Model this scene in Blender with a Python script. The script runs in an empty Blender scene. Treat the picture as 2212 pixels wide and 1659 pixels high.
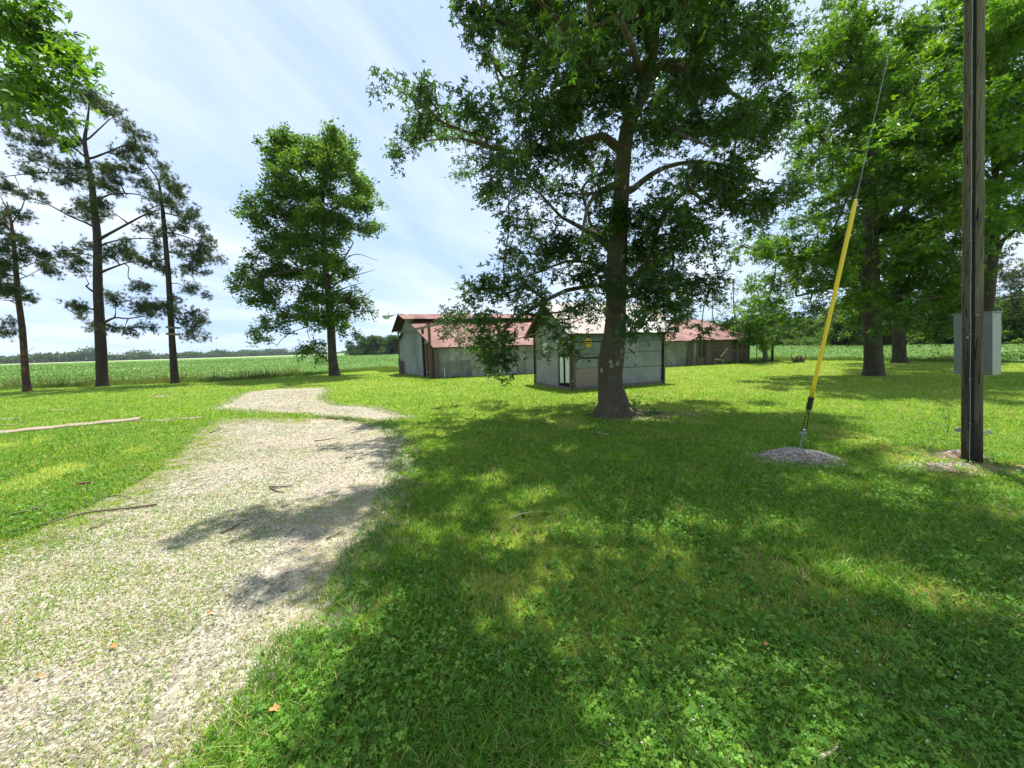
import bpy, math
import numpy as np
from mathutils import Vector
R = math.radians
rng = np.random.default_rng(11)
C = bpy.context.scene.collection
sc = bpy.context.scene

# ------------------------------------------------------------------ camera model
CAMH, F, PITCH, ROLL = 1.6, 385.0, R(5.35), R(1.7)
f_ = np.array([0, math.cos(PITCH), -math.sin(PITCH)])
r0 = np.array([1.0, 0, 0]); u0 = np.array([0, math.sin(PITCH), math.cos(PITCH)])
r_ = math.cos(ROLL) * r0 - math.sin(ROLL) * u0
u_ = math.sin(ROLL) * r0 + math.cos(ROLL) * u0
S = 1024 / 2212.0
CAM = np.array([0, 0, CAMH])

def ray(px, py):
    px = np.asarray(px, float); py = np.asarray(py, float)
    return f_ + ((px - 512) / F)[..., None] * r_ + ((384 - py) / F)[..., None] * u_
def G(px, py):                     # the ground point seen at a 1024x768 pixel
    d = ray(px, py); t = -CAMH / d[..., 2]
    return CAM + t[..., None] * d
def P(px, py, Y):                  # the point seen at a pixel, Y metres ahead
    d = ray(px, py); t = np.asarray(Y, float) / d[..., 1]
    return CAM + t[..., None] * d
def G2(x, y): return G(np.asarray(x) * S, np.asarray(y) * S)      # the same on the 2212 px wide view
def P2(x, y, Y): return P(np.asarray(x) * S, np.asarray(y) * S, Y)
def Gs(x, y): return G(np.asarray(x) / 3., np.asarray(y) / 3.)
def on_plane(px, py, p0, n):
    d = ray(px, py); t = np.dot(np.asarray(p0) - CAM, n) / np.dot(d, n)
    return CAM + t * d

cam = bpy.data.objects.new('camera', bpy.data.cameras.new('camera')); C.objects.link(cam)
from mathutils import Matrix
m3 = Matrix(((r_[0], u_[0], -f_[0]), (r_[1], u_[1], -f_[1]), (r_[2], u_[2], -f_[2])))
cam.matrix_world = Matrix.Translation(Vector(CAM)) @ m3.to_4x4()
cam.data.sensor_width = 36; cam.data.lens = 36 * F / 1024
cam.data.clip_end = 9000; cam.data.clip_start = 0.05
sc.camera = cam

# ------------------------------------------------------------------ noise in numpy
def _h(ix, iy, s):
    a = (ix.astype(np.int64) * 374761393 + iy.astype(np.int64) * 668265263 + s * 974711) & 0x7fffffff
    a = ((a ^ (a >> 13)) * 1274126177) & 0x7fffffff
    return ((a ^ (a >> 16)) & 0xffff) / 65535.0
def vnoise(x, y, s=0):
    ix = np.floor(x); iy = np.floor(y); fx = x - ix; fy = y - iy
    fx = fx * fx * (3 - 2 * fx); fy = fy * fy * (3 - 2 * fy)
    a = _h(ix, iy, s); b = _h(ix + 1, iy, s); c = _h(ix, iy + 1, s); d = _h(ix + 1, iy + 1, s)
    return (a * (1 - fx) + b * fx) * (1 - fy) + (c * (1 - fx) + d * fx) * fy
def fbm(x, y, s=0, o=4):
    v = 0; a = .5; t = 0
    for i in range(o):
        v = v + a * vnoise(x * 2 ** i, y * 2 ** i, s + i * 7); t += a; a *= .5
    return v / t
def inpoly(x, y, poly):
    inside = np.zeros(x.shape, bool); n = len(poly)
    for i in range(n):
        x1, y1 = poly[i][:2]; x2, y2 = poly[(i + 1) % n][:2]
        if y1 == y2: continue
        c = ((y1 > y) != (y2 > y)) & (x < (x2 - x1) * (y - y1) / (y2 - y1) + x1)
        inside ^= c
    return inside
def polydist(x, y, poly):
    d = np.full(x.shape, 1e9); n = len(poly)
    for i in range(n):
        a = np.array(poly[i][:2]); b = np.array(poly[(i + 1) % n][:2]); ab = b - a
        t = np.clip(((x - a[0]) * ab[0] + (y - a[1]) * ab[1]) / max(ab @ ab, 1e-9), 0, 1)
        d = np.minimum(d, np.hypot(x - a[0] - t * ab[0], y - a[1] - t * ab[1]))
    return d

# ------------------------------------------------------------------ materials
def M(name):
    m = bpy.data.materials.new(name); m.use_nodes = True; m.node_tree.nodes.clear(); return m
class NT:
    def __init__(s, m): s.t = m.node_tree; s.m = m
    def n(s, typ, ins=None, **kw):
        nd = s.t.nodes.new(typ)
        for k, v in kw.items(): setattr(nd, k, v)
        for k, v in (ins or {}).items():
            if hasattr(v, 'is_output') or isinstance(v, bpy.types.NodeSocket): s.t.links.new(v, nd.inputs[k])
            else: nd.inputs[k].default_value = v
        return nd
    def ramp(s, fac, stops, interp='LINEAR'):
        nd = s.n('ShaderNodeValToRGB', {'Fac': fac}); cr = nd.color_ramp; cr.interpolation = interp
        while len(cr.elements) < len(stops): cr.elements.new(.5)
        for e, (p, c) in zip(cr.elements, stops):
            e.position = p; e.color = (*c, 1) if len(c) == 3 else c
        return nd.outputs['Color']
    def noise(s, vec, scale, detail=4, rough=.55, dist=0):
        return s.n('ShaderNodeTexNoise', {'Vector': vec, 'Scale': scale, 'Detail': detail, 'Roughness': rough, 'Distortion': dist}).outputs['Fac']
    def mix(s, fac, a, b, mode='MIX'):
        nd = s.n('ShaderNodeMix', data_type='RGBA', blend_type=mode)
        for i, v in ((0, fac), (6, a), (7, b)):
            if isinstance(v, bpy.types.NodeSocket): s.t.links.new(v, nd.inputs[i])
            else: nd.inputs[i].default_value = v if i == 0 else (*v, 1)
        return nd.outputs[2]
    def math(s, op, a, b=0.0, clamp=False):
        nd = s.n('ShaderNodeMath', {0: a, 1: b}, operation=op); nd.use_clamp = clamp; return nd.outputs[0]
    def attr(s, name): return s.n('ShaderNodeAttribute', attribute_name=name).outputs['Fac']
    def pos(s): return s.n('ShaderNodeNewGeometry').outputs['Position']
    def obj(s): return s.n('ShaderNodeTexCoord').outputs['Object']
    def scale(s, vec, v): return s.n('ShaderNodeMapping', {'Vector': vec, 'Scale': v}).outputs['Vector']
    def bump(s, h, st=.5, dist=.02): return s.n('ShaderNodeBump', {'Height': h, 'Strength': st, 'Distance': dist}).outputs['Normal']
    def out(s, sh):
        s.n('ShaderNodeOutputMaterial', {'Surface': sh}); return s.m
    def pr(s, col, rough=.8, nrm=None, metal=0.0, spec=.3):
        ins = {'Base Color': col if isinstance(col, bpy.types.NodeSocket) else (*col, 1), 'Roughness': rough, 'Metallic': metal, 'Specular IOR Level': spec}
        if nrm is not None: ins['Normal'] = nrm
        return s.n('ShaderNodeBsdfPrincipled', ins).outputs[0]

def leaf_mat(name, stops, trans=.38, rough=.45, spec=.35):
    k = NT(M(name)); col = k.ramp(k.attr('v'), stops)
    p = k.pr(col, rough, spec=spec)
    tc = k.mix(.75, col, (.9, 1.0, .12), 'MULTIPLY')
    tc2 = k.mix(1.0, tc, (2.6, 2.3, 1.6), 'MULTIPLY')
    t = k.n('ShaderNodeBsdfTranslucent', {'Color': tc2}).outputs[0]
    return k.out(k.n('ShaderNodeMixShader', {0: trans, 1: p, 2: t}).outputs[0])
def bark_mat(name, c1, c2, lich=0.0, sc_=(14, 14, 3), orange=None):
    k = NT(M(name)); v = k.scale(k.pos(), sc_)
    n1 = k.noise(v, 1.6, 6, .65); n2 = k.noise(k.pos(), 2.2, 3)
    col = k.mix(n1, c1, c2)
    if orange: col = k.mix(k.ramp(n2, [(.45, (0, 0, 0)), (.65, (1, 1, 1))]), col, orange)
    if lich:
        vo = k.n('ShaderNodeTexVoronoi', {'Vector': k.scale(k.pos(), (1, 1, .8)), 'Scale': 5.2}).outputs['Distance']
        msk = k.ramp(k.math('ADD', vo, k.math('MULTIPLY', k.noise(k.pos(), 14, 5, .7), .9)), [(.60, (1, 1, 1)), (.70, (0, 0, 0))])
        msk = k.math('MULTIPLY', msk, k.ramp(k.noise(k.pos(), 1.7, 2), [(.42, (0, 0, 0)), (.55, (lich,) * 3)]))
        col = k.mix(msk, col, (.30, .31, .27))
        col = k.mix(k.ramp(k.noise(k.pos(), 3.1, 3), [(.5, (0, 0, 0)), (.7, (.5, .5, .5))]), col, (.10, .12, .04))
    ridge = k.n('ShaderNodeTexVoronoi', {'Vector': v, 'Scale': 1.3}, feature='DISTANCE_TO_EDGE').outputs['Distance']
    h = k.math('ADD', k.math('MULTIPLY', n1, .6), k.math('MINIMUM', ridge, .3))
    return k.out(k.pr(col, .9, k.bump(h, .9, .03)))

MAT = {}
MAT['maple_leaf'] = leaf_mat('maple_leaf', [(0, (.014, .044, .010)), (.5, (.032, .086, .016)), (.9, (.066, .135, .022)), (1, (.11, .17, .03))], .36, .40, .5)
MAT['green_leaf'] = leaf_mat('green_leaf', [(0, (.022, .062, .010)), (.5, (.048, .118, .014)), (1, (.105, .20, .02))], .42, .45, .4)
MAT['bright_leaf'] = leaf_mat('bright_leaf', [(0, (.035, .09, .012)), (.5, (.065, .155, .016)), (1, (.12, .22, .025))], .46, .45, .4)
MAT['oak_leaf'] = leaf_mat('oak_leaf', [(0, (.022, .06, .012)), (.5, (.052, .12, .018)), (1, (.115, .20, .026))], .42, .5, .3)
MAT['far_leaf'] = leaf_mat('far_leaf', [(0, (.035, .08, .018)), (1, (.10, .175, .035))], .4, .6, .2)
MAT['distant_leaf'] = leaf_mat('distant_leaf', [(0, (.028, .065, .02)), (1, (.065, .12, .035))], .35, .7, .1)  # plain foliage green of the distant trees
MAT['needles'] = leaf_mat('needles', [(0, (.022, .042, .022)), (.6, (.048, .078, .034)), (1, (.10, .12, .05))], .28, .5, .3)
MAT['bark_maple'] = bark_mat('bark_maple', (.020, .016, .011), (.145, .12, .085), .95)
MAT['bark_dark'] = bark_mat('bark_dark', (.018, .014, .010), (.085, .07, .052), .3)
MAT['bark_pine'] = bark_mat('bark_pine', (.018, .013, .012), (.075, .055, .05), 0, (9, 9, 4))
MAT['bark_pine_red'] = bark_mat('bark_pine_red', (.020, .013, .012), (.09, .055, .045), 0, (9, 9, 4), (.17, .075, .045))
MAT['bark_pale'] = bark_mat('bark_pale', (.08, .07, .055), (.24, .22, .18), 0)

def grass_mat(name, stops, trans=.3):
    k = NT(M(name)); col = k.ramp(k.attr('v'), stops)
    p = k.pr(col, .55, spec=.25)
    t = k.n('ShaderNodeBsdfTranslucent', {'Color': k.mix(1.0, col, (1.6, 1.7, .8), 'MULTIPLY')}).outputs[0]
    return k.out(k.n('ShaderNodeMixShader', {0: trans, 1: p, 2: t}).outputs[0])
MAT['grass'] = grass_mat('grass', [(0, (.045, .135, .014)), (.35, (.105, .26, .018)), (.62, (.20, .355, .03)), (.8, (.33, .40, .075)), (.9, (.42, .37, .17)), (1, (.30, .19, .10))])
MAT['clover'] = grass_mat('clover', [(0, (.045, .13, .016)), (.6, (.11, .26, .026)), (1, (.21, .37, .045))], .35)
MAT['weeds'] = grass_mat('weeds', [(0, (.05, .12, .02)), (.55, (.13, .22, .04)), (.8, (.28, .25, .10)), (1, (.13, .07, .04))])
MAT['crop'] = grass_mat('crop', [(0, (.03, .085, .012)), (.5, (.080, .17, .022)), (.85, (.15, .25, .045)), (1, (.36, .42, .18))], .3)  # palest stop paints the gloss of some leaves into their colour

def simple(name, col, rough=.6, metal=0, var=.15, sc_=6, spec=.3, bump=0):
    k = NT(M(name)); n = k.noise(k.pos(), sc_, 5)
    a = tuple(c * (1 - var) for c in col); b = tuple(min(1, c * (1 + var)) for c in col)
    return k.out(k.pr(k.mix(n, a, b), rough, k.bump(n, bump, .01) if bump else None, metal, spec))
MAT['white_paint'] = simple('white_paint', (.62, .62, .52), .6, var=.2, sc_=9)
MAT['white_metal'] = simple('white_metal', (.72, .72, .70), .5, var=.1)
MAT['green_paint'] = simple('green_paint', (.02, .11, .07), .5)
MAT['dark'] = simple('dark', (.015, .015, .014), .9)
MAT['black_rubber'] = simple('black_rubber', (.02, .018, .015), .6, var=.4, sc_=40)
MAT['yellow_plastic'] = simple('yellow_plastic', (.80, .57, .014), .42, var=.07, sc_=5, spec=.5)
MAT['steel'] = simple('steel', (.33, .35, .37), .45, .6, .15, 30)
MAT['cabinet_metal'] = simple('cabinet_metal', (.20, .235, .24), .5, .15, .12, 12)
MAT['cabinet_lit'] = simple('cabinet_lit', (.25, .29, .30), .45, .15, .1, 12)  # paler copy of the cabinet metal, light put into its colour
MAT['lamp_metal'] = simple('lamp_metal', (.42, .46, .50), .45, .3, .08)
MAT['sign_yellow'] = simple('sign_yellow', (.66, .44, .03), .5, var=.1)
MAT['sign_cream'] = simple('sign_cream', (.62, .50, .28), .5, var=.1)
MAT['sign_black'] = simple('sign_black', (.03, .012, .008), .5)
MAT['sign_red'] = simple('sign_red', (.25, .05, .03), .5)
MAT['stick'] = simple('stick', (.13, .10, .07), .9, var=.5, sc_=30)
MAT['stick_pale'] = simple('stick_pale', (.42, .36, .25), .9, var=.4, sc_=30)
MAT['dead_leaf'] = simple('dead_leaf', (.52, .22, .08), .8, var=.35, sc_=40)
MAT['bark_chunk'] = simple('bark_chunk', (.13, .06, .04), .95, var=.5, sc_=40, bump=.6)
MAT['flower'] = simple('flower', (.46, .48, .36), .8, var=.1)
k = NT(M('glass')); MAT['glass'] = k.out(k.n('ShaderNodeBsdfPrincipled', {'Base Color': (.8, .85, .88, 1), 'Roughness': .15, 'Transmission Weight': .85, 'IOR': 1.3}).outputs[0])

def galv(name, a, b, rust=.25, wood=None):
    k = NT(M(name)); v = k.attr('v'); p = k.obj()
    n = k.noise(p, 2.2, 6, .6); fine = k.noise(k.scale(p, (1, 1, .35)), 16, 4)
    col = k.mix(v, a, b)
    col = k.mix(k.math('MULTIPLY', k.math('SUBTRACT', n, .42), 1.3, True), col, tuple(c * 1.25 for c in b))
    col = k.mix(k.math('MULTIPLY', fine, .35), col, tuple(c * .45 for c in a))
    rr = k.ramp(k.math('ADD', k.noise(k.scale(p, (1, 1, .4)), 3.1, 5, .7), k.math('MULTIPLY', v, .12)), [(.60, (0, 0, 0)), (.72, (rust,) * 3)])
    col = k.mix(rr, col, (.19, .085, .045))
    return k.out(k.pr(col, .52, k.bump(fine, .25, .01), .25, .4))
MAT['galv'] = galv('galv', (.12, .135, .13), (.36, .385, .37), .75)
MAT['galv_blue'] = galv('galv_blue', (.115, .14, .15), (.33, .365, .37), .3)
MAT['rusty_tin'] = galv('rusty_tin', (.20, .15, .13), (.30, .25, .22), .8)
def rooftin(name, cols, spots, sval):
    k = NT(M(name)); v = k.attr('v'); p = k.obj()
    col = k.ramp(v, cols)
    n = k.noise(p, 1.1, 6, .62)
    col = k.mix(k.ramp(n, [(.42, (0, 0, 0)), (.66, (sval,) * 3)]), col, spots)
    n2 = k.noise(p, 9, 5, .6); col = k.mix(k.math('MULTIPLY', n2, .22), col, (.11, .06, .04))
    return k.out(k.pr(col, .6, k.bump(n2, .2, .01), .1, .3))
MAT['red_roof'] = rooftin('red_roof', [(0, (.09, .028, .02)), (.6, (.15, .05, .038)), (1, (.21, .09, .072))], (.22, .12, .098), .75)
MAT['pale_roof'] = rooftin('pale_roof', [(0, (.30, .26, .235)), (.35, (.37, .36, .35)), (1, (.50, .51, .51))], (.34, .27, .235), .3)
def woodm(name, a, b):
    k = NT(M(name)); v = k.attr('v'); p = k.obj()
    g = k.noise(k.scale(p, (9, 9, .9)), 3, 6, .6)
    col = k.mix(v, a, b); col = k.mix(k.math('MULTIPLY', g, .75), col, tuple(c * .25 for c in a))
    return k.out(k.pr(col, .85, k.bump(g, .5, .01)))
MAT['old_wood'] = woodm('old_wood', (.13, .10, .08), (.27, .235, .20))
MAT['deck_wood'] = woodm('deck_wood', (.05, .035, .025), (.08, .055, .045))
MAT['brown_wood'] = woodm('brown_wood', (.085, .05, .035), (.19, .115, .085))
def polem():
    k = NT(M('pole_wood')); p = k.obj()
    g = k.noise(k.scale(p, (22, 22, 1.0)), 2, 7, .65); big = k.noise(k.scale(p, (3, 3, .5)), 2, 3)
    col = k.mix(g, (.055, .048, .033), (.23, .21, .15))
    # creosote weeps down the lower part of the pole
    z = k.n('ShaderNodeSeparateXYZ', {0: p}).outputs['Z']
    f = k.math('ADD', k.math('MULTIPLY', z, -.22), k.math('MULTIPLY', big, 1.2), False)
    col = k.mix(k.ramp(f, [(.0, (0, 0, 0)), (.55, (.85, .85, .85))]), col, (.018, .013, .010))
    crack = k.ramp(k.noise(k.scale(p, (30, 30, .5)), 2.5, 2), [(.36, (1, 1, 1)), (.42, (0, 0, 0))])
    col = k.mix(crack, col, (.01, .008, .006))
    return k.out(k.pr(col, .85, k.bump(g, .8, .02)))
MAT['pole_wood'] = polem()
def concm():
    k = NT(M('concrete')); p = k.pos(); n = k.noise(p, 3, 7, .65)
    col = k.mix(n, (.20, .155, .11), (.33, .26, .20))
    return k.out(k.pr(col, .9, k.bump(k.noise(p, 40, 4), .4, .01)))
MAT['concrete'] = concm()

def lawnm():
    k = NT(M('lawn')); p = k.pos()
    a = k.noise(p, .35, 5, .6); b = k.noise(p, 2.6, 6, .7); c = k.noise(p, 26, 4, .7); w = k.noise(k.scale(p, (1.4, .5, 1)), .9, 4)
    col = k.ramp(b, [(.25, (.11, .19, .012)), (.5, (.20, .30, .022)), (.72, (.31, .38, .045))])
    col = k.mix(k.ramp(a, [(.46, (0, 0, 0)), (.62, (.75, .75, .75))]), col, (.30, .35, .055))
    dry = k.math('MULTIPLY', k.ramp(w, [(.56, (0, 0, 0)), (.70, (1, 1, 1))]), k.ramp(b, [(.45, (0, 0, 0)), (.65, (.7, .7, .7))]))
    col = k.mix(dry, col, (.30, .24, .12))
    col = k.mix(k.math('MULTIPLY', c, .55), col, (.04, .06, .012))
    return k.out(k.pr(col, .95, k.bump(k.math('ADD', c, b), .9, .03), spec=.1))
MAT['lawn'] = lawnm()
def gravm():
    k = NT(M('gravel')); p = k.pos(); e = k.attr('edge')
    vo = k.n('ShaderNodeTexVoronoi', {'Vector': p, 'Scale': 34.0})
    tone = k.n('ShaderNodeSeparateColor', {0: vo.outputs['Color']}).outputs[0]
    a = k.noise(p, .9, 5, .6); b = k.noise(p, 5, 5, .65)
    col = k.ramp(tone, [(0, (.13, .118, .083)), (.5, (.27, .247, .185)), (1, (.42, .395, .32))])
    col = k.mix(k.ramp(a, [(.45, (0, 0, 0)), (.6, (.8, .8, .8))]), col, (.37, .315, .24))
    col = k.mix(k.ramp(k.math('ADD', k.math('MULTIPLY', b, .6), k.math('MULTIPLY', a, .4)), [(.50, (0, 0, 0)), (.62, (.6, .6, .6))]), col, (.17, .165, .06))
    h = k.math('SUBTRACT', 1.0, vo.outputs['Distance'])
    sh = k.pr(col, .95, k.bump(h, .8, .015), spec=.1)
    m = k.ramp(k.math('ADD', e, k.math('MULTIPLY', k.math('SUBTRACT', b, .5), 1.3)), [(.22, (0, 0, 0)), (.42, (1, 1, 1))])
    tr = k.n('ShaderNodeBsdfTransparent').outputs[0]
    return k.out(k.n('ShaderNodeMixShader', {0: m, 1: tr, 2: sh}).outputs[0])
MAT['gravel'] = gravm()
def fieldm():
    k = NT(M('field')); p = k.pos(); b = k.noise(p, .5, 6, .75); c = k.noise(k.scale(p, (1, .22, 1)), 1.8, 5, .7); a = k.noise(p, .03, 3)
    col = k.mix(b, (.035, .11, .018), (.10, .22, .04)); col = k.mix(k.ramp(c, [(.5, (0, 0, 0)), (.66, (.7, .7, .7))]), col, (.14, .27, .065))
    col = k.mix(k.ramp(a, [(.45, (0, 0, 0)), (.6, (.35, .35, .35))]), col, (.15, .26, .05))
    return k.out(k.pr(col, .95, k.bump(b, 1, .2), spec=.1))
MAT['field'] = fieldm()
MAT['tan_field'] = simple('tan_field', (.52, .47, .30), .95, var=.1, sc_=.1)
MAT['soil'] = simple('soil', (.27, .185, .125), .95, var=.35, sc_=9, bump=.6)
def stonem(name, stops):
    k = NT(M(name)); return k.out(k.pr(k.ramp(k.attr('v'), stops), .85, spec=.2))
MAT['stones'] = stonem('stones', [(0, (.055, .049, .034)), (.3, (.18, .165, .12)), (.7, (.38, .355, .275)), (.93, (.52, .495, .41)), (1, (.42, .27, .16))])
MAT['grey_stones'] = stonem('grey_stones', [(0, (.10, .085, .07)), (.4, (.24, .215, .19)), (.8, (.44, .41, .36)), (1, (.52, .46, .38))])

# ------------------------------------------------------------------ objects
def tag(o, label=None, cat=None, group=None, kind=None):
    if label: o['label'] = label
    if cat: o['category'] = cat
    if group: o['group'] = group
    if kind: o['kind'] = kind
    return o
def empty(name, loc, label, cat, group=None):
    o = bpy.data.objects.new(name, None); C.objects.link(o); o.location = [float(a) for a in loc]
    o.empty_display_size = .2
    return tag(o, label, cat, group)
def link_mesh(name, me, mat, parent=None, smooth=False):
    o = bpy.data.objects.new(name, me); C.objects.link(o); me.materials.append(MAT[mat])
    if parent is not None:
        o.parent = parent
        me.transform(Matrix.Translation(-parent_world(parent)))
    me.shade_smooth() if smooth else me.shade_flat()
    return o
def parent_world(p):
    v = Vector((0, 0, 0))
    while p is not None:
        v = v + p.location; p = p.parent
    return v
def np_mesh(name, V, Fc, mat, parent=None, v=None, smooth=False, extra=None):
    V = np.ascontiguousarray(V, np.float32).reshape(-1, 3); Fc = np.ascontiguousarray(Fc, np.int32)
    k = Fc.shape[1]; me = bpy.data.meshes.new(name)
    me.vertices.add(len(V)); me.vertices.foreach_set('co', V.ravel())
    me.loops.add(Fc.size); me.loops.foreach_set('vertex_index', Fc.ravel())
    me.polygons.add(len(Fc)); me.polygons.foreach_set('loop_start', np.arange(len(Fc), dtype=np.int32) * k)
    if v is not None:
        a = me.attributes.new('v', 'FLOAT', 'FACE'); a.data.foreach_set('value', np.ascontiguousarray(v, np.float32))
    for nm, arr in (extra or {}).items():
        a = me.attributes.new(nm, 'FLOAT', 'POINT'); a.data.foreach_set('value', np.ascontiguousarray(arr, np.float32))
    me.update(calc_edges=True); me.validate()
    return link_mesh(name, me, mat, parent, smooth)

class MB:
    def __init__(s): s.V = []; s.F = []; s.v = []
    def add(s, V, Fs, v=.5):
        b = len(s.V); s.V += [tuple(map(float, p)) for p in V]
        for f in Fs: s.F.append([i + b for i in f]); s.v.append(v)
    def box(s, o, a, b, c, v=.5):
        o, a, b, c = (np.asarray(q, float) for q in (o, a, b, c))
        p = [o, o + a, o + a + b, o + b, o + c, o + a + c, o + a + b + c, o + b + c]
        fs = [(0, 3, 2, 1), (4, 5, 6, 7), (0, 1, 5, 4), (1, 2, 6, 5), (2, 3, 7, 6), (3, 0, 4, 7)]
        s.add(p, fs, v)
    def tube(s, pts, rad, n=8, v=.5, cap=True, wob=0):
        pts = [np.asarray(p, float) for p in pts]; rad = [rad] * len(pts) if np.isscalar(rad) else rad
        rings = []; ref = np.array([.31, .77, .55])
        for i, p in enumerate(pts):
            t = pts[min(i + 1, len(pts) - 1)] - pts[max(i - 1, 0)]; t /= np.linalg.norm(t) + 1e-9
            a = np.cross(t, ref); a /= np.linalg.norm(a); b = np.cross(t, a)
            rings.append([p + rad[i] * (1 + wob * rng.uniform(-1, 1)) * (math.cos(q) * a + math.sin(q) * b) for q in np.arange(n) * 2 * math.pi / n])
        V = [q for r in rings for q in r]; Fs = []
        for i in range(len(pts) - 1):
            for j in range(n):
                Fs.append((i * n + j, i * n + (j + 1) % n, (i + 1) * n + (j + 1) % n, (i + 1) * n + j))
        if cap: Fs += [tuple(range(n))[::-1], tuple((len(pts) - 1) * n + j for j in range(n))]
        s.add(V, Fs, v)
    def build(s, name, mat, parent=None, smooth=False):
        me = bpy.data.meshes.new(name); me.from_pydata(s.V, [], s.F)
        a = me.attributes.new('v', 'FLOAT', 'FACE'); a.data.foreach_set('value', np.array(s.v, np.float32))
        me.update(); return link_mesh(name, me, mat, parent, smooth)

# ------------------------------------------------------------------ sun and sky
SUN_AZ, SUN_EL = 14.0, 73.0
sv = Vector((math.sin(R(SUN_AZ)) * math.cos(R(SUN_EL)), math.cos(R(SUN_AZ)) * math.cos(R(SUN_EL)), math.sin(R(SUN_EL))))
ld = bpy.data.lights.new('sun', 'SUN'); ld.energy = 5.0; ld.angle = R(.55); ld.color = (1.0, .955, .87)
lo = bpy.data.objects.new('sun', ld); C.objects.link(lo); lo.rotation_euler = sv.to_track_quat('Z', 'Y').to_euler()
w = bpy.data.worlds.new('World'); sc.world = w; w.use_nodes = True; w.node_tree.nodes.clear()
k = NT(w)
sky = k.n('ShaderNodeTexSky', sky_type='NISHITA', sun_disc=False, sun_elevation=R(SUN_EL), sun_rotation=R(SUN_AZ), air_density=1.0, dust_density=1.6, ozone_density=1.0)
gen = k.n('ShaderNodeTexCoord').outputs['Generated']
xyz = k.n('ShaderNodeSeparateXYZ', {0: gen})
zz = k.math('ADD', k.math('MAXIMUM', xyz.outputs['Z'], 0.0), .16)
cx = k.math('DIVIDE', xyz.outputs['X'], zz); cy = k.math('DIVIDE', xyz.outputs['Y'], zz)
cv = k.n('ShaderNodeCombineXYZ', {0: cx, 1: cy, 2: 0.0}).outputs[0]
cr = k.n('ShaderNodeMapping', {'Vector': cv, 'Rotation': (0, 0, R(-68))}).outputs['Vector']
cr = k.scale(cr, (.42, 1.35, 1))
n1 = k.noise(cr, .95, 8, .58, .5); n2 = k.noise(k.scale(cv, (.5, .5, 1)), .8, 4, .5)
cm = k.math('ADD', k.math('MULTIPLY', n1, .62), k.math('MULTIPLY', n2, .38))
cm = k.ramp(cm, [(.41, (0, 0, 0)), (.49, (.40,) * 3), (.60, (1,) * 3)])
hz = k.ramp(xyz.outputs['Z'], [(0.0, (.75,) * 3), (.25, (.35,) * 3), (.6, (0.0,) * 3)])
blue = k.mix(.85, sky.outputs[0], (3.3, 4.5, 7.0))
c1 = k.mix(hz, blue, (3.9, 5.5, 7.4))
c2 = k.mix(k.math('MULTIPLY', cm, .95), c1, (6.3, 6.9, 7.7))
bg = k.n('ShaderNodeBackground', {'Color': c2, 'Strength': .09})
k.n('ShaderNodeOutputWorld', {'Surface': bg.outputs[0]})
sc.view_settings.view_transform = 'Standard'; sc.view_settings.look = 'None'; sc.view_settings.exposure = 0.92; sc.view_settings.gamma = 1
sc.cycles.max_bounces = 8; sc.cycles.diffuse_bounces = 3; sc.cycles.transmission_bounces = 4; sc.cycles.transparent_max_bounces = 6
sc.cycles.sample_clamp_indirect = 6

# ------------------------------------------------------------------ layout polygons (ground metres)
drive_px = [(480, 1659), (560, 1545), (640, 1400), (735, 1290), (805, 1160), (862, 1020), (868, 962), (835, 925), (740, 905), (600, 902), (480, 904), (425, 925), (395, 955), (330, 1010), (235, 1065), (110, 1120), (0, 1165)]
dp = [tuple(G2(x, y)[:2]) for x, y in drive_px]
dp = [(-.75, -4.0), (-1.02, .6)] + dp + [(-9, 2.4), (-13, -4)]
back_px = [(470, 882), (535, 847), (600, 841), (705, 838), (690, 862), (720, 876), (800, 880), (872, 901), (800, 910), (690, 899), (600, 893)]
bp_ = [tuple(G2(x, y)[:2]) for x, y in back_px]
shC = G(572.9, 390.5); shE1 = G(662.4, 383.3) - shC; shL = np.linalg.norm(shE1); e1 = shE1 / shL; e2 = np.array([-e1[1], e1[0], 0]); shW = 3.0
bO = G(437.2, 378.3); bR = G(748.0, 362.6); bLen = np.linalg.norm(bR - bO); bl = (bR - bO) / bLen
bFar = np.array([-8.15, 28.1, 0]); bWid = np.linalg.norm(bFar - bO); bw = (bFar - bO) / bWid
def quadpoly(o, a, b, g=0): return [tuple((o - g * a / np.linalg.norm(a) - g * b / np.linalg.norm(b))[:2]), tuple((o + a)[:2]), tuple((o + a + b)[:2]), tuple((o + b)[:2])]
shed_poly = quadpoly(shC, e1 * shL, e2 * shW); barn_poly = quadpoly(bO, bl * bLen, bw * bWid)
fe = [tuple(Gs(x, y)[:2]) for x, y in ((-250, 1183), (0, 1169), (300, 1156), (700, 1141), (900, 1126), (1150, 1109))]
field_poly = [(-900, 12)] + [(-60, 20)] + fe + [(-9.5, 41), (4, 46), (20, 45), (20.3, 32), (24.6, 27), (27.0, 21.5), (30, 12), (68, 10), (68, 430), (-900, 430)]
curb_a, curb_b = G2(-60, 945), G2(300, 909)
curb_dir = (curb_b - curb_a); curb_dir /= np.linalg.norm(curb_dir); curb_n = np.array([-curb_dir[1], curb_dir[0], 0])

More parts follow.
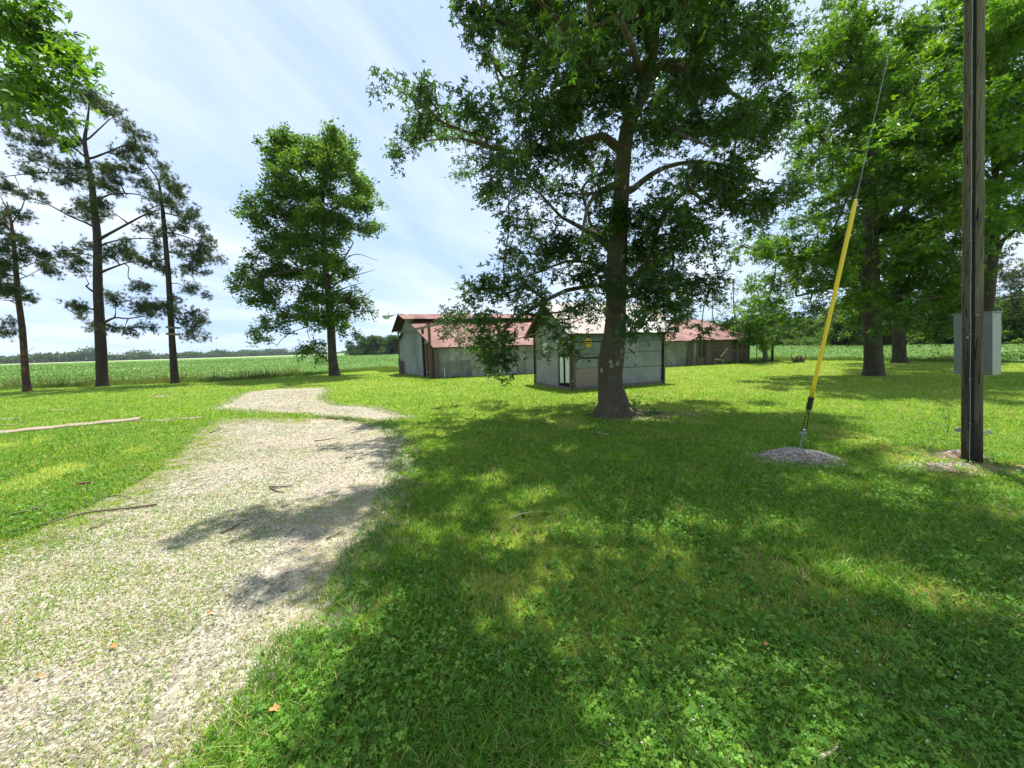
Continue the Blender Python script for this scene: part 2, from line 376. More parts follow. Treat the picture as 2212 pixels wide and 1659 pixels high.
# ------------------------------------------------------------------ ground and sheets
def sheet(name, poly, z, mat):
    me = bpy.data.meshes.new(name); me.from_pydata([(x, y, z) for x, y in poly], [], [list(range(len(poly)))]); me.update()
    o = link_mesh(name, me, mat); return tag(o, kind='structure')
sheet('ground', [(-4000, -300), (4000, -300), (4000, 6000), (-4000, 6000)], 0, 'lawn')
sheet('crop_field', field_poly, .05, 'field')
sheet('far_field', [(-900, 430.5), (-60, 430.5), (200, 430.5), (200, 560), (-900, 560)], .1, 'tan_field')
sheet('distant_field', [(-4000, 562), (2500, 562), (2500, 5900), (-4000, 5900)], .1, 'field')

def drive_sheet(name, poly, z, step):
    xs = np.array([p[0] for p in poly]); ys = np.array([p[1] for p in poly])
    gx = np.arange(xs.min() - .5, xs.max() + .5, step); gy = np.arange(ys.min() - .5, ys.max() + .5, step)
    X, Y = np.meshgrid(gx, gy); d = polydist(X, Y, poly) * np.where(inpoly(X, Y, poly), 1, -1)
    keep = d > -.45; nx = len(gx)
    idx = np.arange(X.size).reshape(X.shape)
    q = np.stack([idx[:-1, :-1], idx[:-1, 1:], idx[1:, 1:], idx[1:, :-1]], -1).reshape(-1, 4)
    q = q[keep.ravel()[q].all(1)]
    V = np.stack([X.ravel(), Y.ravel(), np.full(X.size, z)], -1)
    used = np.unique(q); rem = np.zeros(X.size, int); rem[used] = np.arange(len(used))
    return tag(np_mesh(name, V[used], rem[q], 'gravel', extra={'edge': np.clip(d.ravel()[used] / np.where((V[used][:, 0] < -1.0 - .42 * V[used][:, 1]) & (V[used][:, 1] < 10.5), 3.6, 1.4) + np.where((V[used][:, 0] < -1.0 - .42 * V[used][:, 1]) & (V[used][:, 1] < 10.5), .22, .42), 0, 1)}), kind='structure')
drive_sheet('gravel_drive', dp, .006, .10)
drive_sheet('gravel_patch', bp_, .006, .15)

# ------------------------------------------------------------------ scatter: grass, clover, stones, crop
def logpts(n, y0, y1, k=1.38, m=.8):
    y = y0 * (y1 / y0) ** rng.random(n); x = (rng.random(n) * 2 - 1) * (k * y + m); return x, y
def unit(v): return v / (np.linalg.norm(v, axis=-1, keepdims=True) + 1e-9)
def blades(name, x, y, z0, h, wd, lean, v, mat, three=True, kind='stuff'):
    n = len(x); a = rng.random(n) * 2 * np.pi; ld_ = rng.random(n) * 2 * np.pi
    wv = np.stack([np.cos(a), np.sin(a), np.zeros(n)], -1) * (wd / 2)[:, None]
    lv = np.stack([np.cos(ld_), np.sin(ld_), np.zeros(n)], -1) * (lean * h)[:, None]
    b = np.stack([x, y, np.full(n, z0) if np.isscalar(z0) else z0], -1); up = np.zeros((n, 3)); up[:, 2] = h
    if three:
        V = np.stack([b - wv, b + wv, b + lv * .3 + up * .6 + wv * .8, b + lv * .3 + up * .6 - wv * .8, b + lv + up * .95], 1)
        Fb = np.array([[0, 1, 2], [0, 2, 3], [3, 2, 4]]); m = 5
    else:
        V = np.stack([b - wv, b + wv, b + lv + up], 1); Fb = np.array([[0, 1, 2]]); m = 3
    Fc = (np.arange(n)[:, None, None] * m + Fb[None]).reshape(-1, 3)
    o = np_mesh(name, V, Fc, mat, v=np.repeat(v, len(Fb)))
    return tag(o, kind=kind)

def dryness(x, y):
    a = fbm(x * .45, y * .45, 3); b = fbm(x * 2.3, y * 2.3, 9); return a, b
def lawn_scatter(n, y0, y1, three, hs, ws, name):
    x, y = logpts(n, y0, y1)
    ind = inpoly(x, y, dp); inb = inpoly(x, y, bp_)
    d = np.where(ind, polydist(x, y, dp), 0) + np.where(inb, polydist(x, y, bp_) * 1.2, 0)
    pat = fbm(x * 1.3, y * 1.3, 21)
    pk = np.where(d > 0, np.clip(1.0 - d * np.where((x < -1.0 - .42 * y) & (y < 10.5), .75, 1.7), 0, 1) ** 1.4 * .85 + np.clip((pat - .52) * 2.6, 0, .42), 1)
    west = np.clip((-x - y * .40 - .1) * .20, 0, .36) * (d > 0) * (pat > .44)
    pk = np.clip(pk + west, 0, 1)
    trunk_bare = np.exp(-((x - 3.2) ** 2 / 1.2 + (y - 9.55) ** 2 / .42)); pk = pk * (1 - .97 * np.minimum(1, 1.5 * trunk_bare))
    bare = (fbm(x * .9 + 40, y * .9, 33) > .66) & (y < 9); pk = pk * np.where(bare, .35, 1)
    keep = rng.random(n) < pk
    keep &= ~inpoly(x, y, shed_poly) & ~inpoly(x, y, barn_poly) & ~inpoly(x, y, field_poly)
    cd = (np.stack([x, y], -1) - curb_a[:2]); s_ = cd @ curb_dir[:2]; t_ = cd @ curb_n[:2]
    keep &= ~((s_ < np.linalg.norm(curb_b - curb_a)) & (t_ > 0) & (t_ < .44))
    x, y, d, bare = x[keep], y[keep], d[keep], bare[keep]
    a, b = dryness(x, y)
    v = -.02 + .56 * rng.random(len(x)) + .35 * (a - .42) + .30 * (b - .45) + .10 * np.clip((y - 9) / 10, 0, 1)
    v = v + (d > .15) * rng.uniform(.1, .55, len(x)) + bare * .35
    v = v + .20 * np.clip((x - 2) / 5, 0, 1) * (y > 4)
    st = rng.random(len(x)) < (.12 + .22 * np.clip(b - .5, 0, 1) * 2); v = np.where(st, rng.uniform(.8, 1, len(x)), v)
    v = np.clip(v, 0, 1)
    h = hs * rng.uniform(.5, 1.35, len(x)) * np.where(d > .15, .5, 1) * (.75 + .6 * fbm(x * 1.7, y * 1.7, 5)); wd = ws * (1 + y * .16) * rng.uniform(.7, 1.4, len(x))
    return blades(name, x, y, 0.0, h, wd, rng.uniform(.2, 1.5, len(x)), v, 'grass', three)
lawn_scatter(430000, .9, 7.5, True, .048, .0036, 'grass')
lawn_scatter(260000, 7.5, 30, False, .055, .0050, 'grass')

# leaf primitive: positions, normal, axis, length, width
def leaves_oval(p, n, ax, L, W, fold=.12):
    s = np.cross(n, ax); s = unit(s); ax = unit(np.cross(s, n))
    L = L[:, None]; W = W[:, None]
    V = np.stack([p, p + ax * L * .5 + s * W * .5 - n * fold * L, p + ax * L, p + ax * L * .5 - s * W * .5 - n * fold * L], 1)
    return V, np.array([[0, 1, 2, 3]]), 4
def leaves_maple(p, n, ax, L, W, fold=0):
    s = unit(np.cross(n, ax)); ax = unit(np.cross(s, n)); L = L[:, None]; out = []
    for ang, ln in ((0, 1.0), (R(58), .82), (R(-58), .82)):
        d = math.cos(ang) * ax + math.sin(ang) * s; q = -math.sin(ang) * ax + math.cos(ang) * s
        dr = -n * .18 * L * ln
        out += [p, p + d * L * ln * .45 + q * L * .19 * ln, p + d * L * ln + dr, p + d * L * ln * .45 - q * L * .19 * ln]
    return np.stack(out, 1), np.array([[0, 1, 2, 3], [4, 5, 6, 7], [8, 9, 10, 11]]), 12
def leaf_mesh(name, fn, p, n, ax, L, W, v, mat, parent=None):
    V, Fb, m = fn(p, n, ax, L, W)
    Fc = (np.arange(len(p))[:, None, None] * m + Fb[None]).reshape(-1, 4)
    return np_mesh(name, V, Fc, mat, parent, v=np.repeat(v, len(Fb)))

# clover and violet leaves among the grass
def clover():
    x, y = logpts(200000, .9, 9.5)
    patch = fbm(x * .8 + 9, y * .8, 51) + .16 * np.clip((x - .2) / 2.5, -.6, 1)
    keep = (patch > .40) & ~inpoly(x, y, dp) & (rng.random(len(x)) < np.clip((patch - .42) * 1.8, 0, .26))
    x, y = x[keep], y[keep]; n = len(x)
    h = rng.uniform(.03, .07, n); big = np.zeros(n, bool)
    V, Fs = [], []
    rad = np.where(big, rng.uniform(.010, .018, n), rng.uniform(.0045, .0095, n)) * (1 + .05 * y)
    c = np.stack([x, y, h], -1)
    tilt = unit(np.stack([rng.normal(0, .5, n), rng.normal(-.1, .5, n), np.ones(n)], -1)); ax = unit(np.cross(tilt, rng.normal(0, 1, (n, 3)))); bx = np.cross(tilt, ax)
    parts = []
    for i in range(3):
        q = i * 2.094; dd = math.cos(q) * ax + math.sin(q) * bx
        cc = c + dd * (rad * np.where(big, .25, .95))[:, None]
        ring = [cc + (math.cos(t) * ax + math.sin(t) * bx) * (rad * np.where(big, .85, .8))[:, None] for t in np.arange(6) * math.pi / 3]
        parts.append(np.stack(ring, 1))
    Vv = np.stack(parts, 1).reshape(-1, 3); Fc = np.arange(len(Vv)).reshape(-1, 6)
    o = np_mesh('clover', Vv, Fc, 'clover', v=np.repeat(np.clip(rng.normal(.45, .28, n) + .5 * (fbm(x * 1.5, y * 1.5, 78) - .45), 0, 1), 3)); tag(o, kind='stuff')
    # flower heads
    x, y = logpts(750, 1.1, 9.0); keep = (fbm(x * .7, y * .7, 91) > .48) & ~inpoly(x, y, dp) & (x > -.8); x, y = x[keep], y[keep]; n = len(x)
    r = rng.uniform(.0035, .006, n) * (1 + .06 * y); hh = rng.uniform(.05, .085, n)
    oct_ = np.array([[1, 0, 0], [-1, 0, 0], [0, 1, 0], [0, -1, 0], [0, 0, 1], [0, 0, -1]], float)
    Vv = (np.stack([x, y, hh], -1)[:, None] + oct_[None] * r[:, None, None]).reshape(-1, 3)
    of = np.array([[0, 2, 4], [2, 1, 4], [1, 3, 4], [3, 0, 4], [2, 0, 5], [1, 2, 5], [3, 1, 5], [0, 3, 5]])
    o = np_mesh('clover_flowers', Vv, (np.arange(n)[:, None, None] * 6 + of[None]).reshape(-1, 3), 'flower', v=np.full(n * 8, .5), smooth=True); tag(o, kind='stuff')
clover()
def dandelion():          # broad-leaved rosettes
    x, y = logpts(2600, 1.0, 9); keep = ~inpoly(x, y, dp) & (x > -.9); x, y = x[keep], y[keep]; n = len(x)
    K = 8; p = np.repeat(np.stack([x, y, np.full(n, .012)], -1), K, 0); a = rng.random(n * K) * 6.283
    el = rng.uniform(.15, .7, n * K); ax = np.stack([np.cos(a) * np.cos(el), np.sin(a) * np.cos(el), np.sin(el)], -1)
    nn = unit(np.stack([-np.cos(a) * np.sin(el), -np.sin(a) * np.sin(el), np.cos(el)], -1) + rng.normal(0, .15, (n * K, 3)))
    L = rng.uniform(.022, .085, n * K) * np.repeat(rng.uniform(.5, 1.2, n), K); W = L * rng.uniform(.25, .6, n * K)
    tag(leaf_mesh('broadleaf_weeds', leaves_oval, p, nn, ax, L, W, np.clip(rng.normal(.4, .2, n * K), 0, 1), 'clover'), kind='stuff')
dandelion()

OCT = np.array([[1, 0, 0], [-1, 0, 0], [0, 1, 0], [0, -1, 0], [0, 0, 1], [0, 0, -1]], float)
OF = np.array([[0, 2, 4], [2, 1, 4], [1, 3, 4], [3, 0, 4], [2, 0, 5], [1, 2, 5], [3, 1, 5], [0, 3, 5]])
def stones(name, x, y, z, r, mat, parent=None, v=None):
    n = len(x); sc3 = np.stack([rng.uniform(.7, 1.5, n), rng.uniform(.7, 1.3, n), rng.uniform(.35, .8, n)], -1) * r[:, None]
    a = rng.random(n) * 6.283; ca, sa = np.cos(a), np.sin(a)
    q = OCT[None] * sc3[:, None] * rng.uniform(.75, 1.2, (n, 6, 1)) + rng.normal(0, .16, (n, 6, 3)) * r[:, None, None]
    V = np.stack([q[..., 0] * ca[:, None] - q[..., 1] * sa[:, None], q[..., 0] * sa[:, None] + q[..., 1] * ca[:, None], q[..., 2]], -1)
    V = V + np.stack([x, y, z], -1)[:, None]
    v = np.clip(rng.beta(2.2, 1.8, n), 0, .94) if v is None else v; v = np.where(rng.random(n) < .010, 1.0, v)
    return np_mesh(name, V, (np.arange(n)[:, None, None] * 6 + OF[None]).reshape(-1, 3), mat, parent, v=np.repeat(v, 8))
x, y = logpts(460000, .85, 17, 1.38, .6)
i1 = inpoly(x, y, dp); i2 = inpoly(x, y, bp_); d = np.where(i1, polydist(x, y, dp), 0) + np.where(i2, polydist(x, y, bp_), 0)
cov = fbm(x * 1.1, y * 1.1, 61)
kp = (d > 0) & (rng.random(len(x)) < np.clip(d * np.where((x < -1.0 - .42 * y) & (y < 10.5), .8, 2.2), 0, 1) * np.clip(1.3 - np.abs(cov - .45) * 3.0, .25, 1) * np.where((x > -1.0 - .42 * y) & (y < 10.5) & (d < .25 + .7 * fbm(x * 1.4, y * 1.4, 44)), .35, 1)); x, y = x[kp], y[kp]
r = .0026 + .0068 * rng.random(len(x)) ** 2.2 * (1 + .10 * y) + .0004 * y
tag(stones('gravel_stones', x, y, .006 + r * .15, r, 'stones', v=np.clip(rng.beta(2.1, 1.8, len(x)) + .08 + .32 * (fbm(x * .7, y * .7, 66) - .5), 0, .94)), kind='stuff')

# crop leaves
def crop():
    n = 330000; y = 18 * (150 / 18) ** (rng.random(n) ** 1.15); x = (rng.random(n) * 2 - 1) * (1.42 * y + 2)
    keep = inpoly(x, y, field_poly); x, y = x[keep], y[keep]
    row = (x * .32 + y * .95) / .76; ph = np.abs(row - np.round(row)) * 2; far = y > 60
    gap = fbm(x * .3, y * .3, 71); ed = polydist(x, y, field_poly)
    keep = ((ph < .72) | far) & ((gap > .34) | (ed > 3)); x, y, ed = x[keep], y[keep], ed[keep]; n = len(x)
    dist = np.hypot(x, y); s = .085 * (1 + np.clip(dist - 26, 0, 200) / 42)
    z = np.clip(rng.beta(3, 1.6, n), 0, 1) * (.34 + .22 * fbm(x * .5, y * .5, 81)) * np.clip(.55 + ed * .3, 0, 1) + .05
    nn = unit(np.stack([rng.normal(0, .5, n), rng.normal(-.15, .5, n), np.ones(n)], -1)); ax = rng.normal(0, 1, (n, 3))
    v = np.clip(rng.normal(.47, .27, n) + .5 * (fbm(x * .12, y * .12, 5) - .45), 0, 1)
    tag(leaf_mesh('soybean_plants', leaves_oval, np.stack([x, y, z], -1), nn, ax, s * rng.uniform(.8, 1.4, n), s * rng.uniform(.6, 1.0, n), v, 'crop'), kind='stuff')
crop()
# weeds along the field edge
def weeds():
    segs = [(fe[0], fe[1]), (fe[1], fe[2]), (fe[2], fe[3]), (fe[3], fe[4]), (fe[4], fe[5]), ((20.3, 32), (24.6, 27)), ((24.6, 27), (27, 21.5)), ((15.5, 28.0), (20.3, 29.5)), (fe[5], (-9.2, 30))]
    X, Y = [], []
    for a, b in segs:
        a = np.array(a); b = np.array(b); L = np.linalg.norm(b - a); n = int(L * 720); t = rng.random(n)[:, None]
        q = a + (b - a) * t + rng.normal(0, .42, (n, 2)); X.append(q[:, 0]); Y.append(q[:, 1])
    x = np.concatenate(X); y = np.concatenate(Y); keep = ~inpoly(x, y, barn_poly); x, y = x[keep], y[keep]; n = len(x)
    c = fbm(x * .8, y * .8, 15)
    h = rng.uniform(.12, .42, n) * (.4 + 1.1 * c); v = np.clip(rng.normal(.35, .2, n) + (c - .45) * 1.0, 0, 1)
    blades('weeds', x, y, 0.0, h, rng.uniform(.012, .03, n), rng.uniform(.1, .8, n), v, 'weeds', False)
    # brown seed stalks
    t = rng.random(800); i = rng.integers(0, 3, 800); a = np.array([fe[j + 1] for j in i]); b = np.array([fe[j + 2] for j in i])
    cl = np.round(t * 22) / 22; q = a + (b - a) * cl[:, None] + rng.normal(0, .17, (800, 2))
    blades('seed_stalks', q[:, 0], q[:, 1], 0.0, rng.uniform(.4, .9, 800), rng.uniform(.02, .05, 800), rng.uniform(.05, .35, 800), rng.uniform(.9, 1, 800), 'weeds', False)
weeds()

# ------------------------------------------------------------------ trees
def densify(pts, rad, step=.28):
    pts = [np.asarray(p, float) for p in pts]; op, orr = [pts[0]], [rad[0]]
    for i in range(len(pts) - 1):
        p0 = pts[max(i - 1, 0)]; p1 = pts[i]; p2 = pts[i + 1]; p3 = pts[min(i + 2, len(pts) - 1)]
        n = max(1, int(np.linalg.norm(p2 - p1) / step))
        for j in range(1, n + 1):
            t = j / n
            q = .5 * (2 * p1 + (p2 - p0) * t + (2 * p0 - 5 * p1 + 4 * p2 - p3) * t * t + (3 * p1 - p0 - 3 * p2 + p3) * t ** 3)
            op.append(q); orr.append(rad[i] + (rad[i + 1] - rad[i]) * t)
    return op, orr
def seg_mesh(P0, P1, R0, R1, n):
    d = unit(P1 - P0); ref = np.where(np.abs(d[:, 2:3]) > .9, np.array([[1., 0, 0]]), np.array([[0, 0, 1.]]))
    a = unit(np.cross(d, ref)); b = np.cross(d, a); q = np.arange(n) * 2 * np.pi / n
    ring = np.cos(q)[None, :, None] * a[:, None] + np.sin(q)[None, :, None] * b[:, None]
    V = np.concatenate([P0[:, None] + ring * R0[:, None, None], P1[:, None] + ring * R1[:, None, None]], 1)
    j = np.arange(n); f = np.stack([j, (j + 1) % n, n + (j + 1) % n, n + j], -1)
    return V.reshape(-1, 3), (np.arange(len(P0))[:, None, None] * 2 * n + f[None]).reshape(-1, 4)
def build_tree(name, label, base, trunk, limbs, clusters, mats, group=None, flare=1.0, twigs=5, twl=.42, kind='maple', leaf=.1, nleaf=7, vbias=0.0, tipr=.007, tuft_out=None, bare=0, cat='tree', z_pref=.0, vfun=None, droop=.2):
    root = empty(name, (base[0], base[1], 0), label, cat, group)
    tp, tr = densify(*trunk)
    pos = [p for p in tp]; par = [i - 1 for i in range(len(tp))]; rm = list(tr); ntr = len(tp)
    for pts, rad in limbs:
        lp, lr = densify(pts, rad, .3)
        A = np.array(pos); j = int(np.argmin(np.linalg.norm(A - lp[0], axis=1))); prev = j
        for p, r in zip(lp[1:], lr[1:]):
            pos.append(p); par.append(prev); rm.append(r); prev = len(pos) - 1
    seeds = np.array(pos)
    tips = []
    if len(clusters):
        Cc = np.array(clusters)
        ds = np.array([np.min(np.linalg.norm(seeds - c, axis=1)) for c in Cc]); order = np.argsort(ds)
        cap = len(pos) + len(Cc) * 14; A = np.zeros((cap, 3)); A[:len(pos)] = seeds; m = len(pos)
        ok = np.ones(cap, bool); ok[:max(3, int(ntr * .12))] = False
        for ci in order:
            c = Cc[ci]; dv = A[:m] - c; dd = np.linalg.norm(dv, axis=1)
            cost = dd + .35 * np.maximum(dv[:, 2], 0) * z_pref + (~ok[:m]) * 50; j = int(np.argmin(cost)); L = dd[j]
            nst = min(13, max(1, int(L / .3))); off = rng.normal(0, .07, 3) * L; off[2] -= .05 * L
            prev = j; p0 = A[j].copy()
            for s in range(1, nst + 1):
                t = s / nst; q = p0 + (c - p0) * t + off * math.sin(math.pi * t) + rng.normal(0, .02, 3)
                A[m] = q; par.append(prev); rm.append(tipr); prev = m; m += 1
            tips.append(prev)
        pos = A[:m]
    else: pos = np.array(pos); m = len(pos)
    par = np.array(par); rm = np.array(rm, float); acc = np.zeros(m)
    ex = 2.35
    for t in tips: acc[t] += (tipr * 1.3) ** ex
    for i in range(m - 1, 0, -1):
        if acc[i] == 0: acc[i] = 1e-9
        acc[par[i]] += acc[i]
    rad = np.maximum(rm, np.minimum(acc ** (1 / ex), np.where(np.arange(m) < ntr, 0, .16 * 1.0)))
    rad[:ntr] = rm[:ntr]
    for i in range(ntr, m): rad[i] = min(rad[i], rad[par[i]] * .95)
    # trunk as one swept surface
    n = 22; q = np.arange(n) * 2 * np.pi / n; rings = []
    ph = rng.random(4) * 6.28
    for i, p in enumerate(tp):
        z = p[2]; fl = flare * math.exp(-max(z, 0) / .28)
        rr = tr[i] * (1 + .05 * np.sin(3 * q + ph[0] + z * .8) + .035 * np.sin(5 * q + ph[1] - z * 1.3) + .03 * rng.uniform(-1, 1, n) + fl * (.32 + .30 * np.maximum(0, np.sin(5 * q + ph[2])) + .12 * np.sin(3 * q + ph[3])))
        rings.append(p + np.stack([rr * np.cos(q), rr * np.sin(q), np.zeros(n)], -1))
    Vt = np.concatenate(rings); j = np.arange(n); f = np.stack([j, (j + 1) % n, n + (j + 1) % n, n + j], -1)
    Ft = (np.arange(len(tp) - 1)[:, None, None] * n + f[None]).reshape(-1, 4)
    e = np.arange(ntr, m)
    Vs, Fs = [Vt], [Ft]; base_i = len(Vt)
    if len(e):
        P0, P1, R0, R1 = pos[par[e]], pos[e], rad[par[e]], rad[e]; R0 = np.where(par[e] < ntr, np.minimum(R0, R1 * 1.25), R0)
        for lo_, hi_, ns in ((.05, 9, 8), (.018, .05, 5), (0, .018, 3)):
            s = (R1 >= lo_) & (R1 < hi_)
            if s.any():
                v_, f_s = seg_mesh(P0[s], P1[s], R0[s], R1[s], ns); Vs.append(v_); Fs.append(f_s + base_i); base_i += len(v_)
    # twigs and leaves
    Lp = []
    if len(tips):
        tp_ = pos[tips]; pd = unit(pos[tips] - pos[par[tips]]); T = len(tips)
        o = np.repeat(tp_, twigs, 0); dd = unit(np.repeat(pd, twigs, 0) * .45 + rng.normal(0, 1, (T * twigs, 3)) * np.array([1, 1, .65]) + np.array([0, 0, .12]))
        ln = twl * rng.uniform(.5, 1.25, len(o)); end = o + dd * ln[:, None]; end[:, 2] -= droop * ln * rng.random(len(o))
        v_, f_s = seg_mesh(o, end, np.full(len(o), tipr * .7), np.full(len(o), tipr * .35), 3); Vs.append(v_); Fs.append(f_s + base_i)
    Vall = np.concatenate(Vs); Fall = np.concatenate(Fs)
    np_mesh('trunk', Vall, Fall, mats[0], root, smooth=True)
    if len(tips) and leaf > 0:
        nl = nleaf; t = rng.uniform(.15, 1.05, (len(o), nl, 1)); base_p = o[:, None] + (end - o)[:, None] * t
        spread = .09 + leaf * .6
        pp = (base_p + rng.normal(0, spread * .6, base_p.shape)).reshape(-1, 3)
        cv = np.repeat(np.repeat(rng.normal(0, .14, T), twigs), nl)
        if kind == 'needle':
            K = 15; tp2 = pp; td = np.repeat(dd, nl, 0); td = unit(td * .9 + rng.normal(0, .35, td.shape) + np.array([0, 0, .35]))
            pn = np.repeat(tp2, K, 0); dn = unit(np.repeat(td, K, 0) * .55 + rng.normal(0, .75, (len(pn), 3))); L = leaf * rng.uniform(.7, 1.2, len(pn))
            s = unit(np.cross(dn, rng.normal(0, 1, dn.shape))) * .011
            V = np.stack([pn - s, pn + s, pn + dn * L[:, None]], 1)
            vv = np.clip(.4 + np.repeat(cv, K) + rng.normal(0, .15, len(pn)) + vbias, 0, 1)
            np_mesh('crown', V, np.arange(len(pn) * 3).reshape(-1, 3), mats[1], root, v=vv)
        else:
            N_ = len(pp); nn = unit(rng.normal(0, .55, (N_, 3)) + np.array([0, 0, .85])); ax = unit(np.repeat(dd, nl, 0) * .6 + rng.normal(0, .6, (N_, 3)) + np.array([0, 0, -.45]))
            L = leaf * rng.uniform(.65, 1.25, N_); vv = np.clip(.42 + cv + rng.normal(0, .16, N_) + vbias, 0, 1)
            if vfun is not None: vv = np.clip(vv + vfun(pp), 0, 1)
            leaf_mesh('crown', leaves_maple if kind == 'maple' else leaves_oval, pp, nn, ax, L, L * .62, vv, mats[1], root)
    return root

def px_clusters(lobes, Y, cx, Rx, dens, dmax, tr=None, fore=1.0, shrink=.26, clump=.55):
    out = []
    for lb in lobes:
        x, y, rx, ry = lb[:4]; wgt = lb[4] if len(lb) > 4 else 1.0
        if tr: x, y, rx, ry = tr[0] + x * tr[2], tr[1] + y * tr[2], rx * tr[2], ry * tr[2]
        m = Y * S / F; area = math.pi * rx * ry * m * m; n = max(2, int(area * dens * wgt + rng.random()))
        rx = max(rx - shrink / m, rx * .4); ry = max(ry - shrink / m, ry * .4)
        nsub = max(1, int(n / 4.5)); sub = []
        for _ in range(nsub):
            a = rng.random() * 6.283; q = math.sqrt(rng.random()); X = x + rx * q * math.cos(a); Yy = y + ry * q * math.sin(a)
            rel = min(1, abs((X - cx) / Rx)); dm = dmax * math.sqrt(max(.08, 1 - rel * rel))
            dy = np.clip(rng.normal(0, .5), -1, 1) * dm
            sub.append(P2(X, Yy, Y + dy * (fore if dy < 0 else 1)))
        for i in range(n):
            out.append(sub[i % nsub] + rng.normal(0, clump * .5, 3) * [1, 1, .6])
    return out
def px_line(pts, Y, tr=None, dy=0.0):
    o, r = [], []
    for i, (x, y, wpx) in enumerate(pts):
        if tr: x, y, wpx = tr[0] + x * tr[2], tr[1] + y * tr[2], wpx * tr[2]
        yy = Y + dy * i / max(1, len(pts) - 1); q = P2(x, y, yy); o.append(q); r.append(wpx * .5 * S / F * yy / math.sqrt(1 + (q[0] / q[1]) ** 2))
    return o, r
def trunk_line(pts, tr=None):
    x, y, w0 = pts[0]
    if tr: x, y = tr[0] + x * tr[2], tr[1] + y * tr[2]
    g = G2(x, y); o, r = px_line(pts, g[1], tr); o[0] = np.array([g[0], g[1], -.02])
    return g, o, r

# --- the big maple in the middle
Z = (828.0, 0.0, .5643)
g, tp, tr = trunk_line([(893, 1590, 118), (884, 1545, 98), (868, 1470, 90), (868, 1370, 100), (885, 1270, 84), (890, 1180, 74), (888, 1080, 80), (895, 980, 76), (908, 800, 60), (918, 640, 56), (938, 480, 56), (985, 380, 52), (1015, 270, 46), (1035, 150, 42), (1030, 0, 36), (1010, -160, 26), (1000, -300, 14)], Z)
Ym = g[1]
LM = [([(885, 560, 40), (840, 520, 30), (700, 560, 20), (560, 590, 16), (400, 560, 12), (300, 530, 9), (160, 540, 5)], -1.2), ([(400, 560, 11), (330, 510, 8), (230, 470, 6), (130, 380, 4)], -1.0),
      ([(890, 960, 40), (820, 900, 26), (760, 872, 18), (680, 830, 12), (600, 740, 9), (540, 700, 6), (440, 680, 4)], 1.2),
      ([(888, 1130, 34), (835, 1090, 16), (770, 1098, 13), (700, 1112, 11), (620, 1150, 9), (540, 1200, 7), (440, 1260, 5)], -1.6),
      ([(880, 1060, 30), (800, 1010, 16), (700, 1000, 11), (600, 1040, 8), (480, 1080, 5)], 1.5),
      ([(920, 760, 44), (960, 720, 26), (1010, 680, 22), (1080, 640, 18), (1200, 620, 15), (1330, 640, 12), (1460, 700, 7)], 1.5),
      ([(905, 1090, 44), (960, 1070, 30), (1010, 1000, 24), (1040, 900, 20), (1080, 800, 14), (1170, 720, 8)], -1.0),
      ([(1015, 290, 44), (1060, 250, 34), (1120, 240, 28), (1200, 290, 24), (1290, 330, 16), (1440, 420, 10)], 1.6), ([(1200, 290, 22), (1290, 230, 14), (1400, 170, 10), (1500, 90, 6)], 2.4),
      ([(950, 450, 50), (860, 320, 36), (780, 220, 30), (700, 110, 24), (610, 20, 18), (540, -60, 10)], -1.6), ([(780, 220, 22), (650, 200, 12), (520, 110, 8), (400, 90, 4)], -1.0),
      ([(1020, 200, 44), (1000, 60, 30), (920, -60, 22), (800, -200, 12)], -2.2), ([(1035, 100, 34), (1140, -20, 26), (1260, -160, 14)], 1.0),
      ([(890, 1150, 30), (1000, 1120, 14), (1100, 1110, 10), (1200, 1130, 6)], -1.0), ([(905, 700, 34), (800, 760, 16), (760, 900, 8)], -2.4), ([(930, 500, 30), (1050, 480, 20), (1150, 520, 14), (1250, 560, 8)], -3.0),
      ([(1030, 60, 30), (1000, -100, 24), (980, -200, 16)], -4.0), ([(1000, 340, 34), (960, 200, 26), (900, 60, 18)], -4.2)]
limbs = [px_line(p, Ym, Z, dy) for p, dy in LM]
